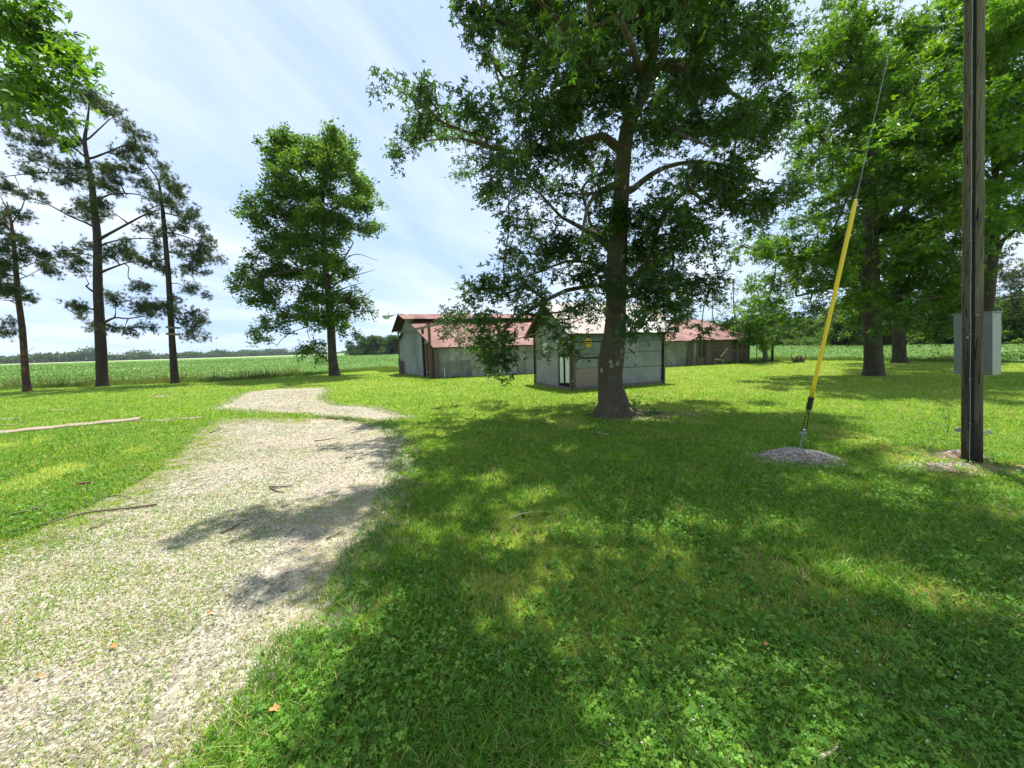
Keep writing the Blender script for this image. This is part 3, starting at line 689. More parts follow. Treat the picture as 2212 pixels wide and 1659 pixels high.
LB = [(88, 350, 26, 34), (110, 410, 30, 30), (160, 440, 60, 36), (230, 430, 40, 40), (95, 500, 34, 34), (110, 560, 46, 34), (180, 520, 70, 50), (250, 490, 50, 40), (350, 400, 55, 45), (420, 420, 60, 55), (400, 500, 60, 50), (330, 610, 36, 40), (410, 620, 60, 45), (400, 690, 16, 14), (430, 660, 40, 22),
      (325, 65, 26, 24), (350, 110, 34, 30), (380, 215, 20, 34), (400, 150, 46, 40), (450, 60, 90, 66), (500, 150, 80, 60), (560, 60, 100, 80), (560, 250, 70, 60), (540, 340, 70, 70), (520, 420, 90, 50), (600, 480, 90, 60), (560, 600, 110, 50), (620, 680, 100, 44), (490, 700, 60, 26), (510, 760, 26, 14),
      (700, 150, 180, 150), (900, 80, 300, 140, .9), (1200, 80, 250, 160, .9), (1440, 60, 110, 90), (1400, 240, 150, 130), (1150, 300, 220, 150), (860, 300, 200, 150), (700, 400, 170, 100), (740, 560, 130, 110), (820, 660, 70, 90), (1010, 480, 120, 90),
      (1250, 480, 240, 130), (1430, 500, 150, 140), (1330, 680, 230, 80), (1270, 780, 50, 60), (1370, 800, 80, 50), (1450, 760, 100, 60), (1400, 850, 50, 26), (1180, 640, 110, 60), (1540, 700, 70, 60), (1100, 740, 60, 50, .6), (1190, 800, 22, 26),
      (480, 880, 30, 14), (540, 860, 60, 28), (620, 880, 60, 40), (560, 940, 50, 30), (640, 950, 90, 60), (740, 800, 70, 50), (790, 880, 70, 90), (720, 960, 120, 60), (880, 860, 60, 70, .6), (1010, 790, 60, 50), (1090, 870, 70, 90), (1160, 930, 40, 60), (1190, 960, 26, 30), (960, 960, 90, 80), (1060, 1000, 90, 60),
      (780, 1030, 100, 46), (560, 1020, 60, 26), (470, 1030, 60, 30), (430, 1080, 50, 26), (430, 1130, 56, 40), (510, 1120, 50, 44), (600, 1140, 46, 30), (400, 1140, 20, 20), (680, 1060, 70, 30), (860, 1100, 60, 40), (960, 1100, 70, 50), (1080, 1090, 90, 60), (1170, 1090, 66, 60), (1220, 1150, 26, 46), (1120, 1170, 60, 40), (1205, 1240, 20, 26), (1140, 1225, 24, 20), (990, 1190, 40, 34), (975, 1250, 44, 30), (1040, 1170, 50, 36),
      (280, 1230, 30, 22), (320, 1215, 46, 30), (300, 1300, 34, 22), (370, 1250, 60, 44), (450, 1240, 60, 40), (510, 1210, 46, 36), (350, 1310, 36, 26), (400, 1330, 34, 30), (450, 1290, 56, 44), (380, 1380, 26, 14), (415, 1385, 18, 20), (480, 1320, 26, 24), (530, 1270, 26, 30), (500, 1350, 14, 8), (700, 1180, 60, 26), (700, 1240, 34, 36), (690, 1290, 34, 30), (680, 1330, 22, 14), (780, 1150, 50, 26), (820, 1170, 34, 20),
      (900, -140, 380, 120, .8), (1150, -160, 300, 120, .8), (960, -320, 330, 110, .7), (560, -60, 130, 60, .8)]
cl = px_clusters([(*l[:4], 1.5) if (l[0] > 850 and l[1] > 840) else (*l[:4], .72) if (l[0] < 600 and l[1] > 1140) else l for l in LB if l[1] >= 0], Ym, 828 + 880 * .5643, 470, 10.5, 4.2, Z, .5, .36, .46) + px_clusters([l for l in LB if l[1] < 0], Ym, 828 + 880 * .5643, 520, 11, 4.8, Z, 1.0, .3, .6)
for (X_, Y_, Z_, n_) in ((.2, 7.4, 10.6, 12), (1.9, 6.5, 10.4, 12), (3.4, 6.4, 10.2, 14), (5.0, 7.4, 10.4, 10), (2.2, 7.8, 11.6, 15), (4.0, 8.2, 12.0, 13), (6.0, 8.6, 10.8, 8), (-.6, 8.2, 10.2, 8)):
    cl += [np.array([X_, Y_, Z_]) + rng.normal(0, .52, 3) for _ in range(n_)]
build_tree('maple_tree', 'large maple with a lichen-spotted trunk in front of the small tin shed', g, (tp, tr), limbs, cl, ('bark_maple', 'maple_leaf'), flare=1.5, twigs=6, twl=.36, kind='maple', leaf=.115, nleaf=11)
print('maple clusters', len(cl))
mg = g

# --- oak at the field edge
Z = (475.0, 273.6, .347)
g, tp, tr = trunk_line([(716, 1550, 58), (706, 1480, 58), (700, 1400, 54), (692, 1250, 50), (680, 1100, 44), (665, 950, 38), (650, 750, 32), (640, 550, 26), (640, 350, 18), (630, 170, 8)], Z)
LM = [([(665, 950, 26), (560, 900, 16), (420, 900, 12), (260, 940, 8), (140, 960, 4)], -1.5), ([(690, 1230, 22), (560, 1200, 12), (400, 1220, 8), (290, 1290, 4)], 1), ([(650, 750, 22), (500, 620, 14), (350, 540, 9), (220, 480, 4)], -1.6), ([(640, 560, 18), (760, 480, 12), (880, 420, 6)], 1), ([(640, 500, 18), (520, 330, 12), (430, 150, 6)], 0),
      ([(670, 960, 14), (750, 860, 9), (800, 810, 7), (870, 795, 4), (980, 835, 2)], -.8), ([(675, 1020, 12), (770, 950, 8), (850, 925, 6), (965, 890, 2.5)], -1.2), ([(680, 1050, 10), (790, 1000, 6), (900, 968, 2.5)], -1.2), ([(690, 1120, 12), (820, 1075, 8), (890, 1060, 5), (955, 1008, 2.5)], -1.4), ([(890, 1060, 5), (925, 1080, 3), (965, 1100, 2)], -1.4), ([(690, 1200, 16), (800, 1160, 9), (900, 1150, 4)], -1), ([(640, 1230, 7), (500, 1260, 4), (400, 1310, 3), (345, 1380, 1.5)], -1), ([(690, 1480, 8), (650, 1440, 5), (600, 1400, 3), (580, 1330, 2)], -.5), ([(750, 860, 5), (830, 720, 4), (800, 690, 2)], -1)]
LB = [(400, 120, 80, 80), (360, 60, 40, 34), (440, 70, 40, 46), (320, 130, 36, 40), (600, 90, 60, 50), (680, 70, 70, 46), (740, 130, 80, 70), (620, 160, 90, 70), (420, 210, 120, 70), (540, 240, 90, 70), (700, 260, 130, 90), (800, 250, 60, 60), (870, 330, 60, 60), (900, 400, 66, 70), (840, 460, 90, 60), (350, 300, 60, 50), (300, 360, 36, 34), (400, 400, 110, 70), (540, 420, 110, 70), (660, 400, 80, 70), (230, 450, 50, 36), (310, 500, 90, 50), (190, 530, 40, 36), (260, 580, 70, 40), (430, 560, 140, 80), (600, 560, 140, 90), (770, 560, 90, 66), (900, 500, 60, 60), (950, 600, 42, 30), (890, 640, 60, 40), (240, 640, 50, 18), (370, 680, 110, 56), (540, 700, 130, 80), (680, 700, 110, 70), (800, 640, 60, 40), (290, 740, 50, 26), (380, 780, 130, 56), (560, 820, 140, 70), (690, 840, 90, 80), (240, 810, 40, 30), (320, 880, 130, 60), (150, 880, 56, 26), (470, 920, 120, 60), (640, 960, 90, 60), (770, 920, 66, 46), (150, 940, 56, 30), (140, 1010, 46, 40), (240, 1000, 80, 50), (210, 1080, 46, 34), (290, 1080, 60, 40), (360, 1010, 90, 50), (560, 1080, 90, 60), (500, 1130, 80, 40), (680, 1080, 90, 70), (800, 1060, 66, 40), (720, 1170, 120, 60), (850, 1110, 70, 40), (900, 1160, 46, 26), (640, 1200, 80, 46), (560, 1180, 60, 30), (780, 1240, 60, 26), (440, 1170, 60, 30), (380, 1190, 60, 26), (300, 1230, 60, 36), (240, 1290, 34, 24), (275, 1330, 20, 30), (340, 1250, 40, 30), (830, 1260, 20, 18), (560, 1370, 46, 24), (590, 1400, 36, 24), (520, 1390, 20, 14), (575, 1440, 16, 12), (620, 1360, 20, 24)]
cl = px_clusters(LB, g[1], 475 + 560 * .347, 150, 6.4, 3.0, Z, .9, .52, .7)
build_tree('oak_tree', 'tall bushy oak with dead lower twigs by the field edge, left of the barn', g, (tp, tr), [px_line(p, g[1], Z, dy) for p, dy in LM], cl, ('bark_dark', 'oak_leaf'), flare=.9, twigs=6, twl=.58, kind='oval', leaf=.20, nleaf=15, tipr=.012, vbias=.14)
print('oak', len(cl), g)

# --- pines on the left
Z = (0.0, 180.0, .3257)
def pine(label, trunk, LMs, LBs, Rx, dens=5.2, mats=('bark_pine', 'needles'), dmax=1.7):
    g, tp, tr = trunk_line(trunk, Z)
    cx = np.mean([t[0] for t in trunk]) * Z[2]
    cl = px_clusters(LBs, g[1], cx, Rx, dens, dmax, Z, 1.0, .12, .4)
    return build_tree('pine_tree', label, g, (tp, tr), [px_line(p, g[1], Z, dy) for p, dy in LMs], cl, mats, group='pines along the field edge', flare=.55, twigs=6, twl=.40, kind='needle', leaf=.19, nleaf=6, tipr=.010, z_pref=1.0, droop=.0)
pine('tallest pine, in the middle of the row at the crop field edge',
     [(683, 2010, 86), (675, 1900, 86), (662, 1600, 76), (650, 1300, 66), (642, 1000, 56), (622, 800, 48), (608, 650, 40), (578, 500, 34), (562, 380, 28), (580, 250, 18), (592, 130, 8)],
     [([(628, 950, 24), (560, 920, 17), (460, 880, 14), (380, 835, 12), (300, 792, 11), (160, 752, 9), (0, 722, 6)], -1), ([(650, 1040, 30), (720, 1000, 22), (850, 930, 20), (960, 872, 14), (1060, 838, 8)], -1), ([(655, 1260, 26), (740, 1225, 18), (850, 1188, 10), (900, 1190, 5)], -.6), ([(650, 1080, 22), (760, 1045, 12), (900, 1030, 10), (1060, 1032, 6)], .8), ([(668, 1600, 30), (760, 1555, 16), (850, 1560, 12), (1000, 1538, 7)], -.8), ([(665, 1590, 26), (780, 1620, 14), (900, 1620, 9), (1030, 1620, 5)], .5), ([(660, 1400, 24), (600, 1370, 18), (570, 1345, 14), (590, 1330, 8)], -.3), ([(640, 780, 24), (720, 740, 14), (830, 730, 12), (940, 742, 8), (1000, 770, 5)], .6), ([(600, 500, 20), (680, 470, 16), (800, 420, 10), (900, 390, 5)], -.6), ([(566, 400, 22), (480, 320, 18), (380, 210, 9), (300, 180, 5)], -.6), ([(570, 490, 18), (430, 390, 12), (280, 330, 8), (120, 290, 5), (20, 250, 3)], .6), ([(590, 560, 18), (440, 560, 10), (330, 490, 8), (200, 440, 4)], -1), ([(565, 390, 16), (640, 320, 12), (740, 230, 6), (800, 210, 3)], .6), ([(600, 650, 16), (480, 610, 9), (350, 590, 5), (200, 600, 3)], .8), ([(610, 1500, 16), (520, 1480, 8), (430, 1470, 4)], .4), ([(640, 1150, 16), (540, 1130, 9), (400, 1130, 4)], -.4), ([(860, 1190, 6), (850, 1290, 4), (900, 1330, 3)], -.6)],
     [(540, 90, 70, 40), (600, 60, 50, 30), (620, 150, 90, 40), (700, 190, 70, 36), (780, 215, 36, 22), (640, 95, 16, 16), (470, 130, 60, 40, .6), (60, 250, 60, 26), (140, 260, 70, 24), (220, 300, 70, 26), (330, 320, 80, 34), (430, 270, 60, 40, .7), (130, 360, 60, 36), (250, 390, 80, 34), (380, 420, 80, 36), (480, 390, 60, 30), (860, 320, 60, 34), (930, 350, 34, 24), (910, 420, 80, 36), (830, 440, 80, 34), (970, 460, 40, 24), (880, 490, 60, 24), (190, 470, 40, 20), (280, 500, 60, 26), (360, 540, 56, 22), (200, 600, 36, 24), (280, 620, 44, 18), (380, 660, 22, 18), (460, 590, 56, 36), (540, 620, 60, 36), (590, 530, 60, 40), (660, 570, 76, 40), (760, 600, 80, 36), (700, 650, 80, 40), (820, 650, 60, 30), (760, 710, 60, 26), (500, 850, 60, 30), (560, 800, 40, 30), (640, 830, 80, 40), (700, 870, 56, 30), (540, 880, 60, 20), (60, 680, 60, 20), (30, 650, 30, 16), (140, 740, 56, 16), (230, 775, 40, 10), (550, 1080, 26, 26), (500, 1130, 50, 34), (530, 1190, 50, 36), (560, 1240, 36, 20), (760, 1090, 80, 34), (860, 1070, 60, 26), (900, 1110, 46, 24), (840, 1160, 70, 26), (400, 1130, 30, 9), (770, 1160, 40, 16), (470, 1470, 50, 16), (550, 1480, 56, 20), (560, 1530, 36, 26), (600, 1590, 36, 20), (720, 1420, 56, 24), (800, 1450, 66, 28), (840, 1490, 80, 26), (930, 1500, 60, 20), (1010, 1480, 50, 24), (1060, 1510, 40, 18), (940, 1460, 20, 14), (780, 1600, 60, 14), (880, 1620, 70, 16), (1010, 1620, 44, 14), (870, 1340, 34, 14), (940, 1355, 30, 12), (1130, 1500, 20, 12)], 230)
pine('slim pine with two short boards nailed across its trunk, nearest the gravel',
     [(1163, 1990, 56), (1155, 1900, 54), (1142, 1700, 46), (1125, 1400, 40), (1105, 1150, 36), (1085, 900, 30), (1075, 800, 24), (1050, 650, 16), (990, 560, 10), (945, 490, 5)],
     [([(1085, 860, 12), (1180, 880, 8), (1260, 910, 4)], .5), ([(1090, 985, 12), (1180, 1000, 8), (1290, 1040, 4)], -.5), ([(1100, 1120, 14), (1200, 1130, 9), (1340, 1140, 4)], .5), ([(1105, 1160, 14), (1030, 1180, 8), (950, 1190, 4)], .5), ([(1120, 1325, 9), (1190, 1330, 6), (1250, 1370, 4), (1290, 1400, 3)], -.3), ([(1140, 1510, 12), (1190, 1590, 8), (1260, 1640, 4), (1330, 1700, 2)], -.4), ([(1075, 800, 12), (1000, 830, 7), (950, 850, 4)], .4), ([(1120, 1430, 6), (1080, 1425, 4), (1050, 1418, 2)], 0)],
     [(1040, 560, 36, 26), (1050, 620, 44, 36), (1080, 680, 60, 36), (950, 680, 56, 30), (1010, 710, 60, 30), (1150, 720, 56, 26), (1100, 760, 70, 30), (1190, 720, 22, 10), (1180, 840, 70, 26), (1270, 880, 56, 26), (1200, 900, 60, 22), (1250, 960, 70, 26), (1170, 960, 60, 22), (1330, 980, 50, 26), (1310, 1040, 56, 26), (1370, 1060, 30, 26), (1160, 1080, 70, 26), (1210, 1120, 60, 22), (1350, 1110, 60, 26), (1410, 1150, 36, 26), (1280, 1170, 80, 28), (1360, 1190, 50, 20), (1230, 1220, 50, 18), (1010, 1170, 60, 30), (960, 1200, 46, 22), (1050, 1210, 40, 18), (1180, 1250, 44, 18), (1300, 1240, 30, 14), (1270, 1345, 36, 16), (1290, 1390, 16, 14), (1010, 860, 50, 20), (1000, 960, 50, 18), (1050, 1000, 30, 14), (1040, 1070, 30, 14), (1020, 790, 50, 16), (1200, 1520, 50, 26), (1260, 1530, 50, 26), (1230, 1580, 50, 24), (1290, 1600, 36, 20), (1330, 1580, 26, 12), (1300, 1650, 40, 20), (1330, 1700, 20, 20), (880, 560, 40, 20, .6), (1140, 1450, 6, 10)], 110, 5.4)
pine('reddish pine with a forked broken top at the left edge of the row',
     [(182, 2045, 62), (168, 1900, 56), (145, 1620, 50), (118, 1400, 44), (104, 1200, 36), (90, 1050, 30), (76, 930, 24), (62, 860, 20)],
     [([(72, 905, 18), (120, 870, 12), (150, 815, 10), (165, 768, 7)], 0), ([(64, 870, 18), (50, 800, 11), (44, 780, 7)], 0), ([(60, 850, 12), (20, 780, 9), (-10, 720, 5)], .3), ([(115, 1300, 12), (180, 1280, 8), (250, 1240, 5)], -.4), ([(115, 1250, 10), (160, 1215, 6), (230, 1190, 3)], .4), ([(122, 1460, 8), (60, 1440, 6), (-20, 1440, 3)], 0), ([(90, 1060, 10), (40, 1080, 7), (-60, 1100, 4)], .5), ([(160, 1800, 6), (200, 1770, 4), (230, 1740, 2)], -.3), ([(130, 1590, 4), (90, 1570, 3), (55, 1555, 2)], 0)],
     [(60, 880, 40, 24), (130, 880, 30, 30), (20, 880, 40, 36), (90, 1070, 60, 22), (150, 1060, 30, 16), (30, 1020, 50, 24), (180, 1120, 60, 22), (250, 1135, 50, 14), (20, 1100, 50, 30), (60, 1150, 30, 30), (290, 1180, 26, 14), (40, 1230, 50, 30), (30, 1300, 40, 20), (60, 1360, 44, 20), (120, 1390, 30, 18), (180, 1390, 30, 22), (180, 1440, 36, 18), (30, 1400, 44, 22), (-40, 1200, 60, 200), (-60, 900, 60, 60), (40, 1620, 36, 12), (0, 1640, 30, 14), (300, 1230, 30, 14), (210, 1160, 40, 14)], 90, 5.2, ('bark_pine_red', 'needles'))
# boards nailed on the slim pine
g3 = Gs(525, 1151)
for i, (y1, y2, lb) in enumerate(((981, 984, 'upper of two short boards nailed across the slim pine'), (1001, 1004, 'lower of two short weathered boards nailed across the slim pine'))):
    a = P(498 / 3, y1 / 3, g3[1] - .24); b = P(541 / 3, (y2) / 3, g3[1] - .24); m = MB(); m.box(a - [0, .02, .07], b - a, [0, .035, 0], [0, 0, .13], .9)
    tag(m.build('nailed_board', 'old_wood'), lb, 'board', 'boards nailed on the pine')

# --- trees on the right
def px_tree(name, label, trunk, LMs, LBs, Z, dens, dmax, Rx, cx, mats, **kw):
    g, tp, tr = trunk_line(trunk, Z)
    cl = px_clusters(LBs, g[1], cx, Rx, dens, dmax, Z, 1.0, .45, .75)
    print(name, len(cl), g)
    return build_tree(name, label, g, (tp, tr), [px_line(p, g[1], Z, dy) for p, dy in LMs], cl, mats, **kw)
Z = (0.0, 0.0, 1.0)
px_tree('maple_tree', 'broad leafy maple with a thick plain trunk behind the yellow guy guard',
        [(1887, 812, 44), (1886, 780, 44), (1884, 700, 42), (1882, 600, 38), (1880, 480, 32), (1878, 360, 26), (1880, 240, 18), (1885, 120, 9)],
        [([(1882, 620, 22), (1820, 580, 14), (1740, 555, 10), (1650, 545, 7), (1600, 530, 3)], -1.2), ([(1882, 600, 18), (1800, 620, 10), (1720, 640, 5)], 1), ([(1880, 520, 20), (1960, 450, 14), (2040, 400, 8)], 1), ([(1880, 420, 18), (1800, 330, 12), (1740, 260, 7)], -1), ([(1880, 360, 16), (1940, 260, 10), (1990, 160, 6)], -2.2), ([(1880, 400, 16), (1830, 260, 10), (1800, 120, 5)], 2), ([(1885, 640, 16), (1960, 640, 8), (2030, 640, 4)], -2.5), ([(1880, 560, 16), (1870, 560, 12), (1850, 520, 5)], -3)],
        [(1820, 40, 30, 34), (1780, 110, 26, 30), (1815, 90, 40, 40), (1850, 60, 30, 40), (1880, 70, 26, 24), (1760, 140, 24, 24), (1850, 140, 80, 50), (1930, 110, 60, 50), (1960, 60, 36, 36), (1900, 55, 22, 20), (1985, 110, 40, 44), (2010, 60, 26, 34), (1780, 200, 60, 50), (1880, 210, 110, 70), (1980, 200, 80, 70), (1760, 280, 50, 50), (1850, 300, 110, 70), (1960, 310, 100, 80), (2040, 260, 50, 70), (1800, 380, 70, 50), (1900, 400, 110, 70), (2010, 390, 80, 60), (1740, 340, 30, 26), (1800, 450, 50, 36), (1880, 490, 110, 60), (1990, 480, 90, 60), (2050, 440, 30, 50), (1760, 490, 30, 20), (1590, 530, 22, 16), (1620, 545, 34, 20), (1670, 520, 40, 24), (1720, 520, 50, 34), (1780, 540, 60, 40), (1680, 560, 50, 26), (1740, 580, 50, 34), (1850, 570, 80, 50), (1950, 560, 80, 50), (2040, 540, 40, 40), (1700, 610, 34, 24), (1670, 640, 24, 20), (1730, 640, 34, 20), (1800, 610, 60, 30), (1860, 640, 70, 40), (1930, 650, 60, 40), (2010, 610, 60, 40), (1790, 660, 36, 14), (1890, 680, 50, 16), (1970, 680, 50, 26), (2040, 650, 36, 30), (1650, 660, 10, 12)],
        Z, 4.6, 4.2, 290, 1870, ('bark_dark', 'green_leaf'), flare=.7, twigs=6, twl=.48, kind='maple', leaf=.165, nleaf=12, tipr=.009, vbias=.06)
px_tree('maple_tree', 'maple with a narrow dark trunk behind the broad leafy one, at the field edge',
        [(1945, 784, 32), (1943, 750, 31), (1942, 690, 28), (1945, 600, 24), (1955, 480, 18), (1965, 340, 10)],
        [([(1943, 660, 14), (1990, 600, 8), (2040, 540, 4)], 1), ([(1945, 620, 12), (1890, 580, 8), (1830, 540, 4)], -1)],
        [(1950, 330, 110, 60), (1960, 420, 130, 70), (1950, 520, 140, 60), (1880, 600, 90, 50), (2020, 580, 90, 60), (2050, 650, 70, 40), (2020, 690, 80, 22), (1940, 690, 60, 20), (1880, 690, 40, 20), (2060, 700, 20, 30), (2000, 730, 20, 10), (1990, 650, 60, 40)],
        Z, 2.4, 3.5, 180, 1960, ('bark_dark', 'green_leaf'), flare=.6, twigs=6, twl=.6, kind='oval', leaf=.24, nleaf=12, tipr=.012, vbias=-.08)
px_tree('maple_tree', 'tall bright green tree with a forked trunk rising above the grey metal cabinet',
        [(2112, 806, 30), (2120, 740, 29), (2134, 660, 27), (2146, 560, 24), (2150, 500, 20), (2150, 380, 16), (2140, 260, 11), (2130, 120, 6)],
        [([(2148, 560, 18), (2165, 520, 14), (2190, 500, 11), (2240, 470, 6)], -1), ([(2150, 420, 14), (2200, 300, 9), (2230, 180, 5)], 1), ([(2150, 380, 12), (2190, 240, 8), (2225, 200, 4)], -2), ([(2150, 400, 12), (2090, 320, 8), (2060, 240, 4)], -1)],
        [(2090, 30, 40, 50), (2140, 40, 60, 60), (2200, 50, 60, 70), (2080, 110, 50, 50), (2160, 130, 70, 60), (2230, 160, 60, 70), (2080, 190, 50, 50), (2150, 220, 70, 50), (2220, 270, 60, 60), (2080, 270, 50, 50), (2160, 310, 60, 60), (2240, 380, 60, 60), (2090, 350, 50, 50), (2170, 400, 56, 40), (2070, 430, 40, 50), (2120, 450, 50, 40), (2190, 450, 40, 40), (2230, 480, 40, 40), (2100, 500, 50, 30), (2160, 500, 26, 16), (2130, -50, 90, 60), (2230, -40, 80, 60), (2300, 100, 80, 120, .5), (2300, 350, 80, 120, .5)],
        Z, 4.4, 3.2, 200, 2170, ('bark_dark', 'bright_leaf'), flare=.4, twigs=6, twl=.55, kind='maple', leaf=.19, nleaf=12, tipr=.010, vbias=.05)
px_tree('pine_tree', 'pine with flat dark sprays of needles partly hidden behind the utility pole',
        [(2128, 778, 22), (2128, 740, 21), (2130, 640, 18), (2132, 520, 14), (2134, 420, 8)],
        [([(2130, 640, 10), (2100, 645, 7), (2060, 660, 5), (2030, 655, 3)], 0), ([(2130, 600, 10), (2090, 595, 6), (2020, 575, 3)], .5), ([(2130, 660, 9), (2180, 640, 5), (2230, 640, 3)], 0)],
        [(2040, 565, 40, 16), (2080, 575, 40, 16), (2020, 590, 24, 10), (2060, 630, 50, 14), (2030, 640, 24, 10), (2090, 640, 30, 10), (2190, 590, 40, 14), (2215, 610, 30, 14), (2170, 620, 36, 12), (2210, 650, 40, 14), (2160, 560, 30, 12), (2220, 680, 26, 10), (2130, 590, 40, 12)],
        Z, 4, 1.6, 140, 2160, ('bark_pine', 'needles'), flare=.4, twigs=5, twl=.5, kind='needle', leaf=.22, nleaf=4, tipr=.012, z_pref=1)
Z = (1368.1, 576.0, .1953)       # zoom of the barn's right end
px_tree('leafy_tree', 'small leafy tree with a pale bumpy trunk at the right end of the barn',
        [(1462, 1058, 62), (1462, 1000, 60), (1455, 920, 58), (1440, 800, 36), (1420, 600, 24), (1390, 400, 14), (1360, 180, 6)],
        [([(1440, 860, 20), (1520, 700, 14), (1600, 520, 8)], 0), ([(1430, 800, 20), (1300, 680, 12), (1200, 600, 6)], 0), ([(1440, 860, 16), (1600, 740, 8), (1680, 640, 4)], 0)],
        [(1340, 120, 40, 50), (1320, 200, 60, 60), (1280, 250, 50, 50), (1370, 260, 60, 60), (1260, 340, 50, 50), (1350, 360, 70, 60), (1220, 430, 50, 50), (1300, 450, 80, 60), (1200, 520, 50, 46), (1280, 560, 80, 60), (1380, 520, 60, 60), (1560, 420, 70, 60), (1620, 340, 50, 50), (1620, 480, 60, 60), (1540, 520, 80, 60), (1460, 600, 80, 70), (1200, 640, 60, 50), (1300, 680, 90, 60), (1420, 700, 90, 60), (1560, 640, 80, 60), (1650, 600, 50, 60), (1200, 740, 50, 44), (1290, 770, 80, 50), (1400, 800, 90, 50), (1520, 750, 90, 60), (1620, 720, 60, 50), (1240, 820, 60, 34), (1340, 860, 70, 34), (1460, 850, 60, 40), (1560, 830, 60, 40), (1160, 780, 24, 20)],
        Z, 5, 2.0, 60, 1650, ('bark_pale', 'bright_leaf'), flare=.3, twigs=6, twl=.42, kind='oval', leaf=.19, nleaf=12, tipr=.010, vbias=0)
def thin_tree(label, pxx, Y, top, wpx, lobes, trans=.9):
    b = P2(pxx, 700, Y); b = np.array([b[0], Y, 0]); t = P2(pxx - 6, top, Y)
    pts = [b, b + (t - b) * .35 + [.1, 0, 0], b + (t - b) * .7 - [.12, 0, 0], t]
    m = Y * S / F; rr = [wpx * m, wpx * .7 * m, wpx * .4 * m, .01]
    cl = px_clusters(lobes, Y, pxx, 40, 2.2, 1.2)
    build_tree('slender_tree', label, b, (pts, rr), [], cl, ('bark_dark', 'far_leaf'), flare=.3, twigs=6, twl=.5, kind='oval', leaf=.14, nleaf=5, tipr=.010, group='slender trees behind the barn')
thin_tree('taller slender see-through tree behind the right end of the barn', 1592, 37, 600, 2.6, [(1580, 620, 14, 20), (1600, 612, 12, 20), (1570, 640, 14, 16), (1590, 650, 16, 16), (1606, 640, 12, 20), (1575, 672, 16, 16), (1600, 676, 14, 14), (1585, 694, 20, 12)])
thin_tree('shorter slender see-through tree behind the barn roof, left of the taller one', 1546, 39, 630, 2.2, [(1542, 645, 12, 14), (1552, 655, 10, 14), (1538, 668, 14, 14), (1554, 680, 14, 14), (1544, 696, 18, 10), (1560, 700, 16, 8)])

# --- sprig of an off-frame maple in the upper left
Yl = 5.2
lb = [(20, 30, 46, 26), (66, 50, 36, 22), (88, 8, 10, 8), (24, 90, 46, 26), (96, 84, 34, 22), (140, 98, 22, 14), (50, 135, 50, 22), (112, 130, 34, 18), (152, 150, 14, 12), (16, 168, 34, 14), (84, 180, 34, 18), (104, 215, 22, 20), (50, 215, 26, 14), (16, 205, 22, 12), (112, 245, 16, 12), (-70, 60, 60, 60, .5), (-70, 180, 60, 40, .5), (-180, 100, 90, 100, .3)]
tpts = [np.array([-9.6, 5.4, 0]), np.array([-9.55, 5.4, 1.5]), np.array([-9.4, 5.3, 3.2]), np.array([-9.3, 5.3, 5]), np.array([-9.2, 5.3, 7.2]), np.array([-9.3, 5.3, 9.5])]
lm = [([tpts[2], np.array([-8.4, 5.2, 4.0]), P2(-20, 230, Yl), P2(60, 150, Yl), P2(140, 130, Yl)], [.10, .07, .04, .025, .012]), ([tpts[3], np.array([-8.0, 5.2, 5.6]), P2(0, 60, Yl), P2(80, 20, Yl)], [.10, .06, .03, .012])]
cl = px_clusters(lb, Yl, 0, 200, 15, .8, None, .6, .16, .20); nlb = len(cl)
cl = cl + [np.array([-9.3 + rng.normal(0, 1.1), 5.3 + rng.normal(0, 1.3), 6.2 + rng.normal(0, 1.6)]) for _ in range(220)]
cl = cl[:nlb] + [c for c in cl[nlb:] if c[0] / c[1] < -1.62 and c[1] > 2]
build_tree('maple_tree', 'leafy maple branch reaching in at the upper left corner of the view', tpts[0], (tpts, [.24, .22, .2, .16, .1, .03]), lm, cl, ('bark_maple', 'bright_leaf'), flare=.7, twigs=5, twl=.22, kind='maple', leaf=.11, nleaf=9, tipr=.006, vbias=.0)

# --- tree behind and right of the viewer; only its shade falls in the picture
cl = []
for (X, Yy, Zz, r, n) in ((2.6, 3.7, 7.6, 1.0, 26), (4.6, 4.4, 8.2, .9, 22), (.7, 4.2, 8.6, .8, 18), (2.0, 5.0, 8.8, .6, 11), (.3, 5.2, 9.0, .4, 6), (6.6, 5.4, 8.9, .7, 14), (.2, 3.4, 8.4, .6, 12), (-1.1, 6.5, 9.4, .45, 9), (-1.8, 6.3, 9.6, .35, 4), (-.35, 6.7, 9.2, .5, 8), (-.5, 5.5, 9.3, .45, 6), (6.9, 3.0, 8.0, .8, 16), (3.4, 2.2, 7.6, 1.0, 22), (1.4, 2.9, 7.9, .7, 12), (5.6, 1.6, 8, 1.0, 18), (1.9, .8, 8, 1.0, 10), (3.2, -1.0, 9.0, 2.4, 70), (7.8, 1.2, 8, 1.0, 22), (4.2, 5.6, 9.4, .8, 16)):
    for _ in range(n):
        d = rng.normal(0, 1, 3); d *= r * rng.random() ** .45 / np.linalg.norm(d); cl.append(np.array([X, Yy, Zz]) + d * [1, 1, .7])
tpts = [np.array([4.2, -2.6, 0]), np.array([4.15, -2.5, 2]), np.array([4.0, -2.3, 4.5]), np.array([3.8, -2.0, 7]), np.array([3.6, -1.8, 10])]
build_tree('maple_tree', 'tall maple rooted behind the viewpoint, its canopy shading the near lawn', tpts[0], (tpts, [.34, .30, .26, .18, .05]), [], cl, ('bark_maple', 'maple_leaf'), flare=.8, twigs=6, twl=.42, kind='maple', leaf=.13, nleaf=9)

